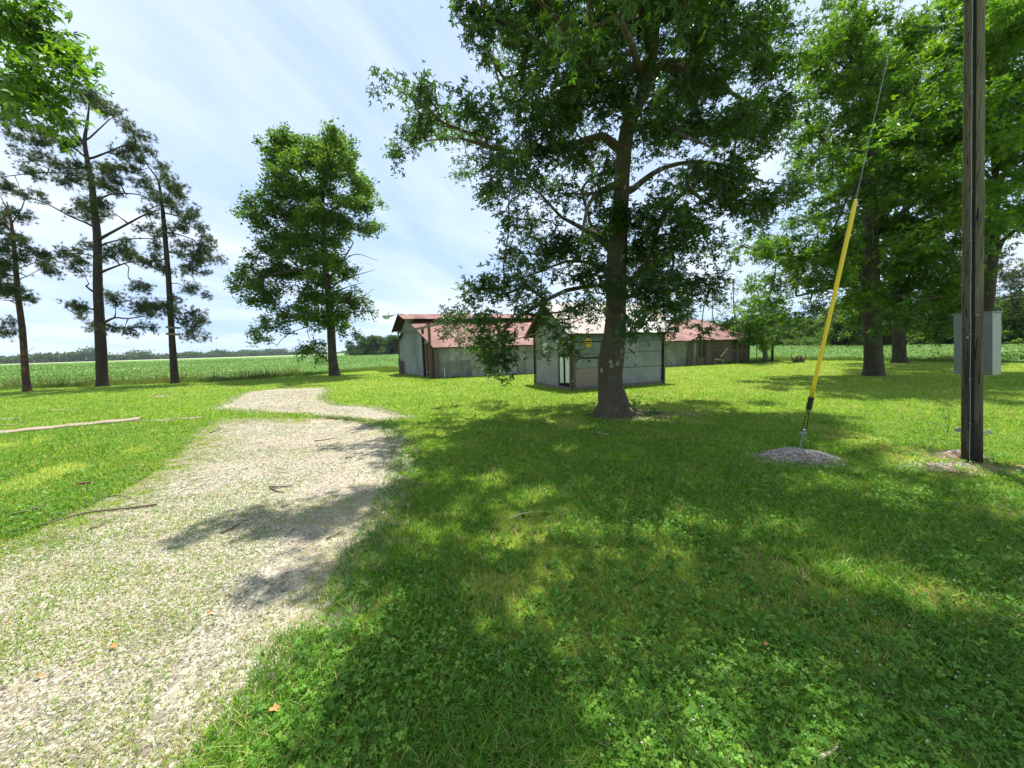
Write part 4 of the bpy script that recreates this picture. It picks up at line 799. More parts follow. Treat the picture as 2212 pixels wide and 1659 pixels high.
# --- tree line beyond the crop field (right)
def round_tree(name, label, x, y, h, wd, mats, group, leaf=.4, n=90, low=.1, seed=0, nleaf=9, twl=.8):
    rs = np.random.default_rng(seed); cl = []
    nl = 7; lc = [(rs.normal(0, .28) * wd, rs.normal(0, .28) * wd, h * rs.uniform(low + .12, .82), rs.uniform(.2, .34) * wd) for _ in range(nl)] + [(0, 0, h * .8, .26 * wd)]
    for i in range(n // 3): cl.append(np.array([x + rs.normal(0, .36) * wd, y + rs.normal(0, .36) * wd, h * rs.uniform(.02, .32)]))
    for i in range(n):
        c = lc[rs.integers(0, len(lc))]; d = rs.normal(0, 1, 3); d /= np.linalg.norm(d); q = d * c[3] * rs.random() ** .4
        cl.append(np.array([x + c[0] + q[0], y + c[1] + q[1], max(h * low, min(h, c[2] + q[2] * 1.0))]))
    tp = [np.array([x, y, 0.]), np.array([x + .1, y, h * .3]), np.array([x - .1, y + .1, h * .6]), np.array([x, y, h * .85])]
    return build_tree(name, label, tp[0], (tp, [.02 * h + .04, .016 * h + .03, .01 * h + .02, .02]), [], cl, mats, group=group, flare=.4, twigs=6, twl=twl, kind='oval', leaf=leaf, nleaf=nleaf, tipr=.02)
def dup(root, loc, rz, s, label=None):
    r = root.copy(); C.objects.link(r); r.location = loc; r.rotation_euler = (0, 0, rz); r.scale = (s, s, s * 1.0)
    if label: r['label'] = label
    for ch in list(root.children):
        c = ch.copy(); C.objects.link(c); c.parent = r
    return r
LBL = 'dense leafy hedgerow tree on the far side of the right-hand crop field'
protos = [round_tree('hedgerow_tree', LBL, 60.5, 38 + i * 5.0, 5.4 + i * .5, 7.0, ('bark_dark', 'far_leaf'), 'trees in the hedgerow beyond the right-hand crop field', n=190, seed=i + 3, low=.05, leaf=.36) for i in range(3)]
hx = rng.uniform(-1, 1, 40); i = 0
y = 52.0
while y < 135:
    p = protos[i % 3]; s = .8 + .45 * abs(hx[i]) + (y - 50) * .002
    dup(p, (59.5 + hx[i] * 1.8, y, 0), hx[i] * 6, s); y += 3.6 + 1.6 * abs(hx[(i + 5) % 40]); i += 1
for j, xx in enumerate((54, 47, 40, 33, 27)): dup(protos[j % 3], (xx, 128 + hx[j] * 3, 0), j * 1.3, 1.15 + .2 * hx[j])
for j, (xx, yy) in enumerate(((61, 31), (60, 25), (63, 34))): dup(protos[(j + 1) % 3], (xx, yy, 0), j * 2.1, .9)
# --- copse in the middle distance
LBL2 = 'distant rounded tree in the copse just left of the long barn'
cp = round_tree('distant_tree', LBL2, -72, 205, 9.5, 12, ('bark_dark', 'distant_leaf'), 'copse beyond the field', n=130, seed=21, low=.02, leaf=1.0, twl=1.5, nleaf=8)
for (px_, yy, s) in ((362, 215, .78), (372, 222, .82), (381, 210, .95), (396, 206, .92), (404, 214, .9), (355, 240, .6), (412, 205, .95), (390, 225, .8)):
    q = P(px_, 352, yy); dup(cp, (float(q[0]), yy, 0), px_ * 1.7, s)
# --- far woods on the horizon: read as one mass
def woods(name, pts, n, hf, seed, leaf=2.6):
    rs = np.random.default_rng(seed); a = np.array([p[:2] for p in pts], float); hs = np.array([p[2] for p in pts], float)
    t = rs.random(n) * (len(a) - 1); i = t.astype(int); f = (t - i)[:, None]
    q = a[i] * (1 - f) + a[i + 1] * f; h = hs[i] * (1 - f[:, 0]) + hs[i + 1] * f[:, 0]
    dist = np.hypot(q[:, 0], q[:, 1]); L = leaf * dist / 550
    bump = .18 + 2.2 * fbm(t * 6, t * 0 + seed, seed) ** 2.2 + .40 * vnoise(t * 42, t * 0, seed)
    z = rs.random(n) * h * bump; q = q + rs.normal(0, 5, (n, 2))
    nn = unit(rs.normal(0, .7, (n, 3)) + [0, -.3, .6]); ax = rs.normal(0, 1, (n, 3))
    tag(leaf_mesh(name, leaves_oval, np.stack([q[:, 0], q[:, 1], z], -1), nn, ax, L, L * .8, np.clip(rs.normal(.45, .25, n), 0, 1), 'distant_leaf'), kind='stuff')
woods('far_woods', [(-950, 520, 13), (-760, 560, 16), (-640, 590, 14), (-600, 760, 9), (-600, 900, 12), (-560, 1150, 8)], 24000, 1, 4, 2.0)
woods('horizon_woods', [(-1500, 1500, 9), (-900, 1700, 9), (-300, 1500, 12), (0, 1500, 12)], 14000, 1, 5, 1.6)

# maple sucker sprout at the big trunk
sp = mg + np.array([.28, -.28, 0])
cl = [sp + np.array([rng.normal(.12, .09), rng.normal(-.02, .06), rng.uniform(.16, .34)]) for _ in range(9)]
build_tree('sprout', 'low leafy sprout growing at the foot of the big maple', sp, ([sp, sp + [.03, 0, .1], sp + [.08, 0, .2]], [.006, .005, .003]), [], cl, ('bark_dark', 'maple_leaf'), flare=.1, twigs=3, twl=.07, kind='maple', leaf=.07, nleaf=3, tipr=.002, cat='seedling')
wp = G2(2046, 938)
cl = [wp + np.array([rng.normal(0, .06), rng.normal(0, .05), rng.uniform(.2, .5)]) for _ in range(14)]
build_tree('seedling', 'thin wispy seedling standing left of the utility pole', wp, ([wp, wp + [.02, 0, .2], wp + [-.01, 0, .42]], [.004, .003, .002]), [], cl, ('bark_dark', 'green_leaf'), flare=.1, twigs=3, twl=.05, kind='oval', leaf=.018, nleaf=3, tipr=.0012, cat='seedling')

# ------------------------------------------------------------------ sheet-metal helper
UP = np.array([0, 0, 1.0])
def ribs_v(mb, o, a, n, s0, s1, z0f, z1f, pitch=.076, amp=.009, sheet=.66, seed=0):
    # upright corrugated sheets in two lapped courses on the wall o + s*a, facing n
    rs = np.random.default_rng(seed); s = s0
    while s < s1 - 1e-4:
        e = min(s + sheet * rs.uniform(.9, 1.1), s1); e2_ = e - (.016 if rs.random() < .55 else 0); k_ = max(2, int((e2_ - s) / pitch * 2 + .5)); zm = rs.uniform(.65, 1.2)
        for up in (0, 1):
            vv = rs.random(); off = rs.uniform(.004, .014) + .012 * up; dz = 0 if up else rs.uniform(-.02, .03)
            lo = (lambda q: max(zm - .03, z0f(q))) if up else (lambda q: min(z0f(q) + dz, zm))
            hi = (lambda q: max(z1f(q), lo(q))) if up else (lambda q: min(zm, z1f(q)))
            for i in range(k_):
                sa = s + (e2_ - s) * i / k_; sb = s + (e2_ - s) * (i + 1) / k_
                if hi(sa) - lo(sa) < .01 and hi(sb) - lo(sb) < .01: continue
                oa = off + (amp if i % 2 else 0); ob = off + (0 if i % 2 else amp)
                mb.add([o + a * sa + n * oa + UP * lo(sa), o + a * sb + n * ob + UP * lo(sb), o + a * sb + n * ob + UP * hi(sb), o + a * sa + n * oa + UP * hi(sa)], [(0, 1, 2, 3)], vv)
        s = e
def ribs_h(mb, o, a, n, s0f, s1f, z0, z1, pitch=.066, amp=.008, v=.5, off=.004):
    k_ = max(2, int((z1 - z0) / pitch * 2 + .5))
    for i in range(k_):
        za = z0 + (z1 - z0) * i / k_; zb = z0 + (z1 - z0) * (i + 1) / k_; oa = off + (amp if i % 2 else 0); ob = off + (0 if i % 2 else amp)
        mb.add([o + a * s0f(za) + n * oa + UP * za, o + a * s1f(za) + n * oa + UP * za, o + a * s1f(zb) + n * ob + UP * zb, o + a * s0f(zb) + n * ob + UP * zb], [(0, 1, 2, 3)], v)
SLABS = []
def flush(parent):
    for q in SLABS: m = MB(); m.add(q, [(0, 3, 2, 1), (4, 5, 6, 7), (0, 1, 5, 4), (1, 2, 6, 5), (2, 3, 7, 6), (3, 0, 4, 7)], .2); m.build('roof_deck', 'deck_wood', parent)
    SLABS.clear()
def roof_slope(mb, p0, along, L, down, D, nrm, seed=0, sheet=.66, pitch=.10, amp=.012, rows=1, ragged=.04, th=.02):
    """tin sheets on a slope: p0 at the ridge end, along the ridge for L, down the slope for D"""
    rs = np.random.default_rng(seed)
    for r in range(rows):
        d0 = D * r / rows - (.06 if r else 0); d1 = D * (r + 1) / rows; s = 0.0
        while s < L - 1e-4:
            e = min(s + sheet, L); k_ = max(2, int((e - s) / pitch * 2 + .5)); vv = rs.random(); off = rs.uniform(0, .012) + (rows - r) * -.004 + .02; rag = rs.uniform(-ragged, ragged) if r == rows - 1 else 0
            for i in range(k_):
                sa = s + (e - s) * i / k_; sb = s + (e - s) * (i + 1) / k_; oa = off + (amp if i % 2 else 0); ob = off + (0 if i % 2 else amp)
                mb.add([p0 + along * sa + down * d0 + nrm * oa, p0 + along * sb + down * d0 + nrm * ob, p0 + along * sb + down * (d1 + rag) + nrm * ob, p0 + along * sa + down * (d1 + rag) + nrm * oa], [(0, 1, 2, 3)], vv)
            s = e
    q = [p0 - nrm * 0, p0 + along * L, p0 + along * L + down * D, p0 + down * D]
    SLABS.append(q + [x - nrm * th for x in q])

# ------------------------------------------------------------------ long barn
barn = empty('tin_barn', bO, 'long low tin-sided barn with a faded red roof and a raised ridge', 'barn')
nl = -np.array([-bl[1], bl[0], 0]); nl = nl if nl[1] < 0 else -nl           # long wall faces the camera
ng = np.array([-bw[1], bw[0], 0]); ng = ng if np.dot(ng, bl) < 0 else -ng   # gable faces left
B = lambda l, w_, z: bO + bl * l + bw * (w_ * bWid) + UP * z
prof = lambda t: float(np.interp(t, [0, .50, .62, .86, 1.0], [1.84, 3.36, 3.72, 2.86, 2.05]))
def lpx(x3, z=1.0):     # distance along the long wall at an image column of the 3072 px photograph
    d = ray(x3 / 3, 352); q = np.cross(d[:2], bl[:2]); return float(np.cross(-bO[:2], d[:2]) / np.cross(bl[:2], d[:2])) if False else float(np.linalg.solve(np.array([[d[0], -bl[0]], [d[1], -bl[1]]]), bO[:2])[1])
def wpx(x3):
    d = ray(x3 / 3, 360); return float(np.linalg.solve(np.array([[d[0], -bw[0]], [d[1], -bw[1]]]), bO[:2])[1])
l_door0, l_door1 = lpx(2089), lpx(2116); l_bare0, l_bare1 = lpx(1990), bLen
wm = MB(); H1 = lambda s: 1.84; Z0 = lambda s: .02
ribs_v(wm, bO, bl, nl, .05, lpx(1505), Z0, H1, seed=5); 
lw0, lw1 = lpx(1505), lpx(1518)
ribs_v(wm, bO, bl, nl, lw0, lw1, Z0, lambda s: 1.12, seed=6); ribs_v(wm, bO, bl, nl, lw0, lw1, lambda s: 1.52, H1, seed=7)
ribs_v(wm, bO, bl, nl, lw1, lpx(2062), Z0, H1, seed=8)
ribs_v(wm, bO, bl, nl, lpx(2078), l_door0, Z0, lambda s: 1.7, seed=12)
wm.build('tin_siding', 'galv', barn)
wm = MB(); s = lpx(2116)
s_ = lpx(2058)
while s_ < lpx(2078): wm.box(bO + bl * s_ + nl * .006, bl * .17, nl * .02, UP * rng.uniform(1.78, 1.86), rng.random()); s_ += .18
while s < bLen - .1:
    wdt = rng.uniform(.14, .24); wm.box(bO + bl * s + nl * .006, bl * wdt, nl * rng.uniform(.02, .03), UP * rng.uniform(1.74, 1.84), rng.random()); s += wdt + rng.uniform(.004, .02)
s = l_door0
while s < l_door1 - .1: wm.box(bO + bl * s + nl * .006, bl * .2, nl * .02, UP * .55, rng.random()); s += .22
wm.build('board_siding', 'old_wood', barn)
m = MB(); m.box(bO + bl * l_door0 + nl * .03, bl * .07, nl * .05, UP * 1.83); m.box(bO + bl * (l_door1 - .02) + nl * .035, bl * .07, nl * .05, UP * 1.83); m.box(bO + bl * (l_door0 * .55 + l_door1 * .45) + nl * .005, bl * .08, nl * .05, UP * 1.83); m.build('opening_frame', 'old_wood', barn)
# gable wall
gm = MB(); W1 = bWid
tO0, tO1 = wpx(1318), wpx(1279)      # door opening, measured from the near corner
PR = lambda s: prof(s / W1) - .02
ribs_v(gm, bO, bw, ng, .02, tO0 + .1, Z0, PR, seed=1, sheet=.3); ribs_v(gm, bO, bw, ng, tO0 + .1, tO1, lambda s: 2.02, PR, seed=2)
ribs_v(gm, bO, bw, ng, tO1, W1, Z0, PR, seed=3)
gm.build('gable_siding', 'galv_blue', barn)
m = MB()
for s in np.arange(tO0 + .14, tO1 - .3, .27): m = MB(); m.box(bO + bw * s + ng * .0, bw * .15, ng * .025, UP * rng.uniform(1.6, 2.0), rng.random()); m.build('door_board', 'brown_wood', barn)
for s in np.arange(W1 - 1.0, W1 + .1, .28): m = MB(); m.box(bO + bw * s + ng * .04, bw * .2, ng * .03, UP * rng.uniform(.8, 1.2), rng.random() * .5); m.build('loose_board', 'brown_wood', barn)
m = MB(); m.box(bO + bw * (tO1 + .1) + ng * .035, bw * .10, ng * .08, UP * 3.0); m.box(bO + bw * (tO1 + .34) + ng * .035, bw * .05, ng * .05, UP * 2.95); m.build('door_jamb', 'dark', barn)
for q_ in ((bO - bl * .05 + nl * .035 + UP * 0, bl * .14, nl * .04, UP * 1.8), (bO + ng * .035, bw * .12, ng * .04, UP * 1.8), (B(bLen - .1, 0, 0) + nl * .04, bl * .14, nl * .05, UP * 1.8)): m = MB(); m.box(*q_); m.build('corner_board', 'old_wood', barn)
# back, far end and inner posts
m = MB(); ribs_v(m, bO + bl * bLen, bw, -ng, 0, W1, Z0, PR, seed=9); ribs_v(m, bO + bw * W1, bl, -nl, 0, bLen, Z0, lambda s: 2.02, seed=10); m.build('back_siding', 'galv', barn)
# roofs
def slope(mb, t0, z0, t1, z1, l0, l1, **kw):
    p0 = B(l0, t0, z0); p1 = B(l0, t1, z1); dv = p1 - p0; D = np.linalg.norm(dv); dn = dv / D; nr = np.cross(bl, dn); nr /= np.linalg.norm(nr); nr = nr if nr[2] > 0 else -nr
    roof_slope(mb, p0, bl, l1 - l0, dn, D, nr, **kw)
rm_ = MB(); slope(rm_, .52, 3.44, -.045, 1.73, -.25, bLen + .1, seed=2, rows=2, sheet=.7); slope(rm_, .80, 2.86, 1.04, 2.0, -.2, bLen + .1, seed=3, sheet=.7); rf = rm_.build('roof', 'red_roof', barn)
rm_ = MB(); slope(rm_, .655, 4.02, .485, 3.62, -.65, lpx(2150) + .0, seed=4, sheet=.7); slope(rm_, .655, 4.02, .885, 2.98, -.65, lpx(2150), seed=5, sheet=.7); rm_.build('raised_ridge_roof', 'red_roof', barn)
flush(barn)
m = MB(); m.box(B(-.12, .52, 3.42), bl * (lpx(2150) - .3), bw * .04, UP * .24); m.build('ridge_side_boards', 'dark', barn)
m = MB(); ribs_v(m, bO - bl * .02, bw, ng, .5 * W1, .87 * W1, lambda s: 2.6, lambda s: float(np.interp(s / W1, [.5, .655, .87], [3.6, 3.94, 3.02])), seed=13); m.build('gable_peak', 'galv_blue', barn)
m = MB(); m.tube([B(-.6, .655, 3.97), B(-.6, .885, 2.93)], .05, 4); m.tube([B(-.6, .655, 3.97), B(-.6, .49, 3.58)], .04, 4); m.tube([B(-.2, .5, 3.36), B(-.22, -.03, 1.74)], .045, 4); m.build('verge_board', 'dark', barn)
m = MB()
q = bO + bl * lpx(1330) + nl * .2; m.tube([q, q + UP * .62 + nl * -.12], .02, 5); tag(m.build('white_stake', 'white_metal'), 'thin white stake leaning on the tin wall near the barn corner', 'stake')
# planks leaning by the shed side of the barn
q = bO + bl * lpx(2012) + nl * .35; m = MB(); m.box(q, bl * .06, nl * .03, UP * .01 + bl * -.55 + nl * -.22 + UP * .62, .9); tag(m.build('leaning_board', 'old_wood'), 'short pale board leaning on the barn wall just right of the tin shed', 'board')

# sliding-door track with its posts
tk = empty('door_track', bO + ng * .3, 'wooden sliding-door track carried on two posts in front of the barn gable', 'door track')
def BG(x3, off=.28): # point on the line just off the gable at an image column
    d = ray(x3 / 3, 360); o2 = (bO + ng * off)[:2]; A_ = np.linalg.solve(np.array([[d[0], -bw[0]], [d[1], -bw[1]]]), o2); return bO + ng * off + bw * A_[1]
pF, pN = BG(1200), BG(1292)
m = MB(); m.box(pN - bw * .06 - ng * .05, bw * .13, ng * .12, UP * 3.18, .8); m.build('post', 'brown_wood', tk)
m = MB(); m.tube([pF, pF + UP * 1.6 + ng * .02, pF + UP * 3.0], .05, 6); m.build('post', 'old_wood', tk)
m = MB(); e0 = pF + UP * 2.8; e1_ = pN + UP * 2.92 - bw * 3.3; dd = e1_ - e0; m.box(e0 + ng * .06, dd, ng * .05, UP * .12, .9); m.build('rail', 'old_wood', tk)
m = MB(); m.box(pF + UP * 2.98 + bw * .1, -bw * 1.0, ng * .04, UP * .05, .4); q = pN + UP * 3.05 + bw * .6; m.build('brace', 'brown_wood', tk); m = MB(); m.tube([q, q - bw * 2.2 + UP * .25 , q - bw * 3.4 + UP * .28], .022, 5); m.build('thin_rail', 'brown_wood', tk)

# yard lamp on the gable peak
a0 = B(-.6, .655, 4.0); lamp = empty('yard_lamp', a0, 'grey cobra-head yard lamp on a curved arm at the barn ridge', 'lamp')
Ya = a0[1]; L3 = lambda x, y: P((1120 + x / 7.54) / 3, (920 + y / 7.54) / 3, Ya)
m = MB(); m.tube([L3(810, 210), L3(760, 185), L3(700, 168), L3(620, 160), L3(540, 165), L3(470, 182)], .022, 7); m.build('arm', 'lamp_metal', lamp, True)
m = MB(); pts = [L3(480, 183), L3(430, 196), L3(370, 206), L3(300, 216), L3(240, 224), L3(208, 226)]; m.tube(pts, [.03, .065, .10, .12, .12, .06], 10); m.build('lamp_head', 'lamp_metal', lamp, True)
m = MB(); c = L3(297, 240); rx = .225
rings = []; 
for i in range(5):
    ph = i / 4 * math.pi / 2; rings.append([c + np.array([math.cos(q) * rx * math.cos(ph) * 1.0, math.sin(q) * .11 * math.cos(ph), -math.sin(ph) * .15]) for q in np.arange(12) * math.pi / 6])
V = [p for r in rings for p in r]; m.add(V, [(i * 12 + j, i * 12 + (j + 1) % 12, (i + 1) * 12 + (j + 1) % 12, (i + 1) * 12 + j) for i in range(4) for j in range(12)]); m.build('lens', 'glass', lamp, True)
m = MB(); c = L3(347, 175); m.tube([c, c + UP * .09, c + UP * .12], [.04, .04, .025], 8); m.build('photocell', 'lamp_metal', lamp)

# ------------------------------------------------------------------ small tin shed
shed = empty('tin_shed', shC, 'small grey tin shed with a pale gabled roof behind the big maple', 'shed')
nf = -e2; ngb = -e1          # long face towards the camera, gable towards the left
EZ, RZ = 2.22, 3.28
SW = 3.0; SL = shL
fr = MB()      # long front wall: tin sheets laid sideways
rs = np.random.default_rng(4)
for (s0, s1, z0, z1, v) in ((.10, 1.75, .10, .78, .9), (1.75, SL - .05, .10, .71, .75), (.10, 1.9, .79, 1.27, .45), (1.91, SL - .05, .73, 1.30, .55), (.10, 1.6, 1.285, 1.72, .25), (1.61, 3.0, 1.315, 1.74, .6), (3.01, SL - .05, 1.315, 1.74, .35), (.10, SL - .05, 1.755, EZ - .02, .05)):
    if (s0, z0) == (.10, .10): continue
    ribs_h(fr, shC, e1, nf, lambda z: s0, lambda z: s1, z0, z1, v=v, off=.004 + z0 * .012, amp=.005)
ribs_h(fr, shC, e2, -e1 * 0 + e1, lambda z: .05, lambda z: SW - .05, 0, .01)
fr.build('tin_siding', 'galv_blue', shed)
m = MB(); ribs_h(m, shC, e1, nf, lambda z: .10, lambda z: 1.74, .06, .78, v=.8, amp=.003); m.build('lower_panel', 'rusty_tin', shed)
m = MB(); m.box(shC + nf * .006, e1 * .10, nf * .035, UP * (EZ - .03), .5); m.build('corner_board', 'old_wood', shed)
m = MB(); m.box(shC + nf * .035 + e1 * .0, e1 * (SL), nf * .03, UP * .11, .9); m.box(shC + ngb * .035 + UP * 0, e2 * SW, ngb * .03, UP * .10, .8); m.build('sill_board', 'old_wood', shed)
# holes and a slash in the sheet
m = MB()
for x3, y3, hw in ((1882, 1073, .03), (1906, 1094, .05), (1905, 1104, .02), (1906, 1070, .025), (1929, 1070, .02), (1956, 1090, .025), (1768, 1083, .05), (1929, 1100, .02), (1880, 1072, .02)):
    q = on_plane(x3 / 3, y3 / 3, shC + nf * .034, nf); m = MB(); m.box(q - e1 * hw - UP * hw * .5, e1 * hw * 2, nf * .003, UP * hw * rng.uniform(.6, 1.3)); m.build('hole', 'dark', shed)
qa = on_plane(1885 / 3, 1044 / 3, shC + nf * .034, nf); qb = on_plane(1904 / 3, 1061 / 3, shC + nf * .034, nf); m = MB(); m.tube([qa, qb], .018, 4); m.build('slash', 'dark', shed)
# gable wall
gb = MB(); sA = lambda z: .62; sB = lambda z: SW - .04
top = lambda z: max(.02, SW / 2 * (z - EZ) / (RZ - EZ))
def gp(x3, y3, off=.02):
    q = on_plane(x3 / 3, y3 / 3, shC + ngb * off, ngb); d = q - shC; return float(d @ e2), float(d[2])
zx = lambda x: 1600 + x / 9.21; zy = lambda y: 1000 + y / 9.21
sdo0, _ = gp(zx(1030), zy(1000)); sdo1, _ = gp(zx(735), zy(1000)); _, zsplit = gp(zx(420), zy(680)); zdoor1 = gp(zx(880), zy(300))[1]
ribs_h(gb, shC, e2, ngb, lambda z: sdo1 + .06, lambda z: SW - .05, .08, zsplit, v=.55, amp=.010)
ribs_h(gb, shC, e2, ngb, lambda z: sdo1 + .06, lambda z: SW - .05, zsplit, EZ - .25, v=.25, amp=.004)
ribs_h(gb, shC, e2, ngb, lambda z: .06, lambda z: SW - .05, max(zdoor1 + .05, 1.95), EZ, v=.4, amp=.004)
ribs_h(gb, shC, e2, ngb, lambda z: sdo1 + .06, lambda z: SW - .05, EZ - .25, max(zdoor1 + .05, 1.95), v=.4, amp=.004)
ribs_h(gb, shC, e2, ngb, lambda z: .02 + top(z), lambda z: SW - .02 - top(z), EZ, RZ - .05, v=.6, amp=.006)
gb.build('gable_siding', 'galv', shed)
m = MB()
m.box(shC + e2 * .03 + ngb * .006, e2 * max(.03, sdo0 - .08), ngb * .03, UP * 1.95, .6)
m.box(shC + e2 * (sdo1 + .0) + ngb * .012, e2 * .09, ngb * .05, UP * 2.0, .2); m.box(shC + e2 * (sdo0 - .05) + ngb * .012, e2 * .05, ngb * .05, UP * 2.0, .2)
m.build('door_frame', 'old_wood', shed)
m = MB(); a_, za = gp(zx(400), zy(580)); b_, zb = gp(zx(285), zy(275))
m.box(shC + e2 * (a_ - .12) + ngb * .022 + UP * (za - .1), e2 * (b_ - a_ + .45), ngb * .015, UP * .1, .4); m.build('window_sill', 'old_wood', shed)
m = MB(); m.box(shC + e2 * (a_ - .10) + ngb * .024 + UP * za, e2 * (b_ - a_ + .12), ngb * .02, UP * (zb - za), .7); wn = m.build('window', 'white_paint', shed)
m = MB(); 
for i in range(4): m.box(shC + e2 * (a_ - .07) + ngb * .046 + UP * (za + .03 + i * (zb - za) / 4.2), e2 * (b_ - a_ + .02), ngb * .004, UP * .035, .2)
m.build('slats', 'cabinet_metal', wn)
# door
m = MB(); zb0 = .16; m.box(shC + e2 * sdo0 + ngb * -.02 + UP * zb0, e2 * (sdo1 - sdo0), ngb * .02, UP * (1.92 - zb0)); door = m.build('door', 'dark', shed)
def dbox(mb, x0, x1, y0, y1, off, th, v=.5):
    s1_, z1_ = gp(zx(x0), zy(y0), off); s0_, z0_ = gp(zx(x1), zy(y1), off); mb.box(shC + e2 * s0_ + ngb * off + UP * z0_, e2 * (s1_ - s0_), ngb * th, UP * (z1_ - z0_), v)
for (x0, x1) in ((738, 846), (895, 1010)):
    m = MB(); dbox(m, x0, x1, 655, 1375, .004, .02); m.build('white_board', 'white_paint', door)
m = MB(); dbox(m, 740, 970, 505, 650, .004, .018); m.build('green_panel', 'green_paint', door)
for (x0, x1) in ((738, 815), (870, 965)):
    m = MB(); dbox(m, x0, x1, 310, 485, .004, .016); m.build('pane', 'white_paint', door)
m = MB(); m.box(shC + e2 * .0 + ngb * .05 + UP * .11, e2 * (sdo1 + .05), ngb * .02, UP * .012); m.build('threshold', 'old_wood', shed)
# corner posts, back walls
m = MB(); m.box(shC + e2 * (SW - .03) + ngb * .03, e2 * .07, ngb * .05, UP * 2.2, .1); m.build('corner_post', 'dark', shed)
m = MB(); m.box(shC + e1 * (SL - .06) + nf * .06, e1 * .05, nf * .02, UP * 2.15, .1); m.build('corner_post', 'dark', shed)
m = MB(); m.box(shC + e1 * (SL) + nf * .035, e1 * .07, nf * .05, UP * 2.2, .9); m.build('corner_board', 'old_wood', shed)
m = MB(); ribs_v(m, shC + e1 * SL, e2, e1, 0, SW, Z0, lambda s: EZ + (RZ - EZ) * (1 - abs(s - SW / 2) / (SW / 2)), seed=3); ribs_v(m, shC + e2 * SW, e1, e2, 0, SL, Z0, lambda s: EZ, seed=4); m.build('back_siding', 'galv', shed)
# roof
rdir = lambda sgn: None
apx = shC + e2 * SW / 2 + UP * (RZ + .03) - e1 * .38
def shed_slope(side, nm, seed):
    ev = shC + (e2 * (SW + .32) if side else e2 * -.32) + UP * (EZ - (RZ - EZ) / (SW / 2) * .32 + .03) - e1 * .38; dv = ev - apx; D = np.linalg.norm(dv); dn = dv / D
    nr = np.cross(e1, dn); nr /= np.linalg.norm(nr); nr = nr if nr[2] > 0 else -nr
    m = MB(); roof_slope(m, apx, e1, SL + .38 + .42, dn, D, nr, seed=seed, sheet=.62, pitch=.11, amp=.013, ragged=.03); return m.build('roof', 'pale_roof', shed), dn, D, nr
ro, dn0, D0, nr0 = shed_slope(0, 'roof', 11); shed_slope(1, 'roof', 12)
flush(shed)
m = MB(); m.box(apx - e1 * .01 - UP * .10, e1 * .03, dn0 * D0, UP * .085, .3)
for dlt in (.25, D0 - .15): m.box(apx + e1 * .38 + dn0 * dlt - UP * .1, -e1 * .36, dn0 * .08, UP * .07)
m.build('verge_board', 'brown_wood', shed)
m = MB(); ev1 = shC + e2 * (SW + .32) + UP * (EZ - (RZ - EZ) / (SW / 2) * .32 + .03) - e1 * .38; m.box(apx - e1 * .012 - UP * .10, e1 * .03, ev1 - apx, UP * .085, .3); m.build('verge_board', 'brown_wood', shed)
# round sign on the shed wall
c = on_plane(1764.5 / 3, 1028 / 3, shC + nf * .04, nf)
sg = empty('round_sign', c, 'round yellow sign with a dark band on the tin shed wall', 'sign')
def disc(m, c, rx, ry, off, th, n=24, a0=0, a1=2 * math.pi):
    q = [c + e1 * rx * math.cos(t) + UP * ry * math.sin(t) + nf * off for t in np.linspace(a0, a1, n, endpoint=False)]
    m.add(q + [p + nf * th for p in q], [tuple(range(n))[::-1], tuple(range(n, 2 * n))] + [(i, (i + 1) % n, n + (i + 1) % n, n + i) for i in range(n)])
m = MB(); disc(m, c, .152, .175, 0, .012); bd = m.build('disc', 'sign_yellow', sg)
m = MB(); q = c + UP * .04; m.box(q - e1 * .13 - UP * .027 + nf * .0122, e1 * .26, nf * .003, UP * .054); m.build('dark_band', 'sign_black', sg)
m = MB(); q = c - UP * .016; m.box(q - e1 * .085 - UP * .018 + nf * .0122, e1 * .17, nf * .003, UP * .024); m.build('red_band', 'sign_red', sg)
for sx in (-1, 1):
    m = MB(); disc(m, c - UP * .037 + e1 * sx * .105, .026, .018, .0122, .003, 10); m.build('dark_spot', 'sign_black', sg)
m = MB(); q = c - UP * .062; m.box(q - e1 * .105 + nf * .0122, e1 * .21, nf * .003, UP * .008); m.build('thin_line', 'sign_black', sg)
m = MB(); disc(m, c + UP * .107, .04, .019, .0122, .003, 12); m.build('crest', 'sign_cream', sg)
m = MB(); m.box(c + UP * .15 - e1 * .05 + nf * .001, e1 * .15, nf * .009, UP * .07); m.build('bracket_plate', 'brown_wood', sg)

# ------------------------------------------------------------------ corral fence, posts, brush
fy = 27.6; Fp = lambda x, y: P((2080 + x / 6.506) / 3, (980 + y / 6.506) / 3, fy)
def Fg(x, Y=fy): q = P((2080 + x / 6.506) / 3, 363, Y); return np.array([q[0], Y, 0])
fc = empty('corral_fence', Fg(270), 'broken-down fence of rough posts and rails before the right end of the barn', 'fence')
for x, h, r in ((135, 1.1, .05), (272, 1.30, .045), (590, .5, .055), (852, 1.5, .055)):
    m = MB(); b = Fg(x); m.tube([b, b + UP * h * .5 + [rng.normal(0, .03), 0, 0], b + UP * h], [r, r * .95, r * .8], 7, v=.6, wob=.1); m.build('post', 'old_wood', fc)
for a, b, r in (((145, 480), (280, 460), .03), ((280, 462), (860, 470), .04), ((860, 487), (1050, 465), .035), ((10, 525), (105, 525), .03), ((370, 470), (520, 560), .03)):
    m = MB(); m.tube([Fp(*a) - [0, .08, 0], Fp((a[0] + b[0]) / 2, (a[1] + b[1]) / 2 + 3) - [0, .08, 0], Fp(*b) - [0, .08, 0]], r, 5, v=.7, wob=.15); m.build('rail', 'old_wood', fc)
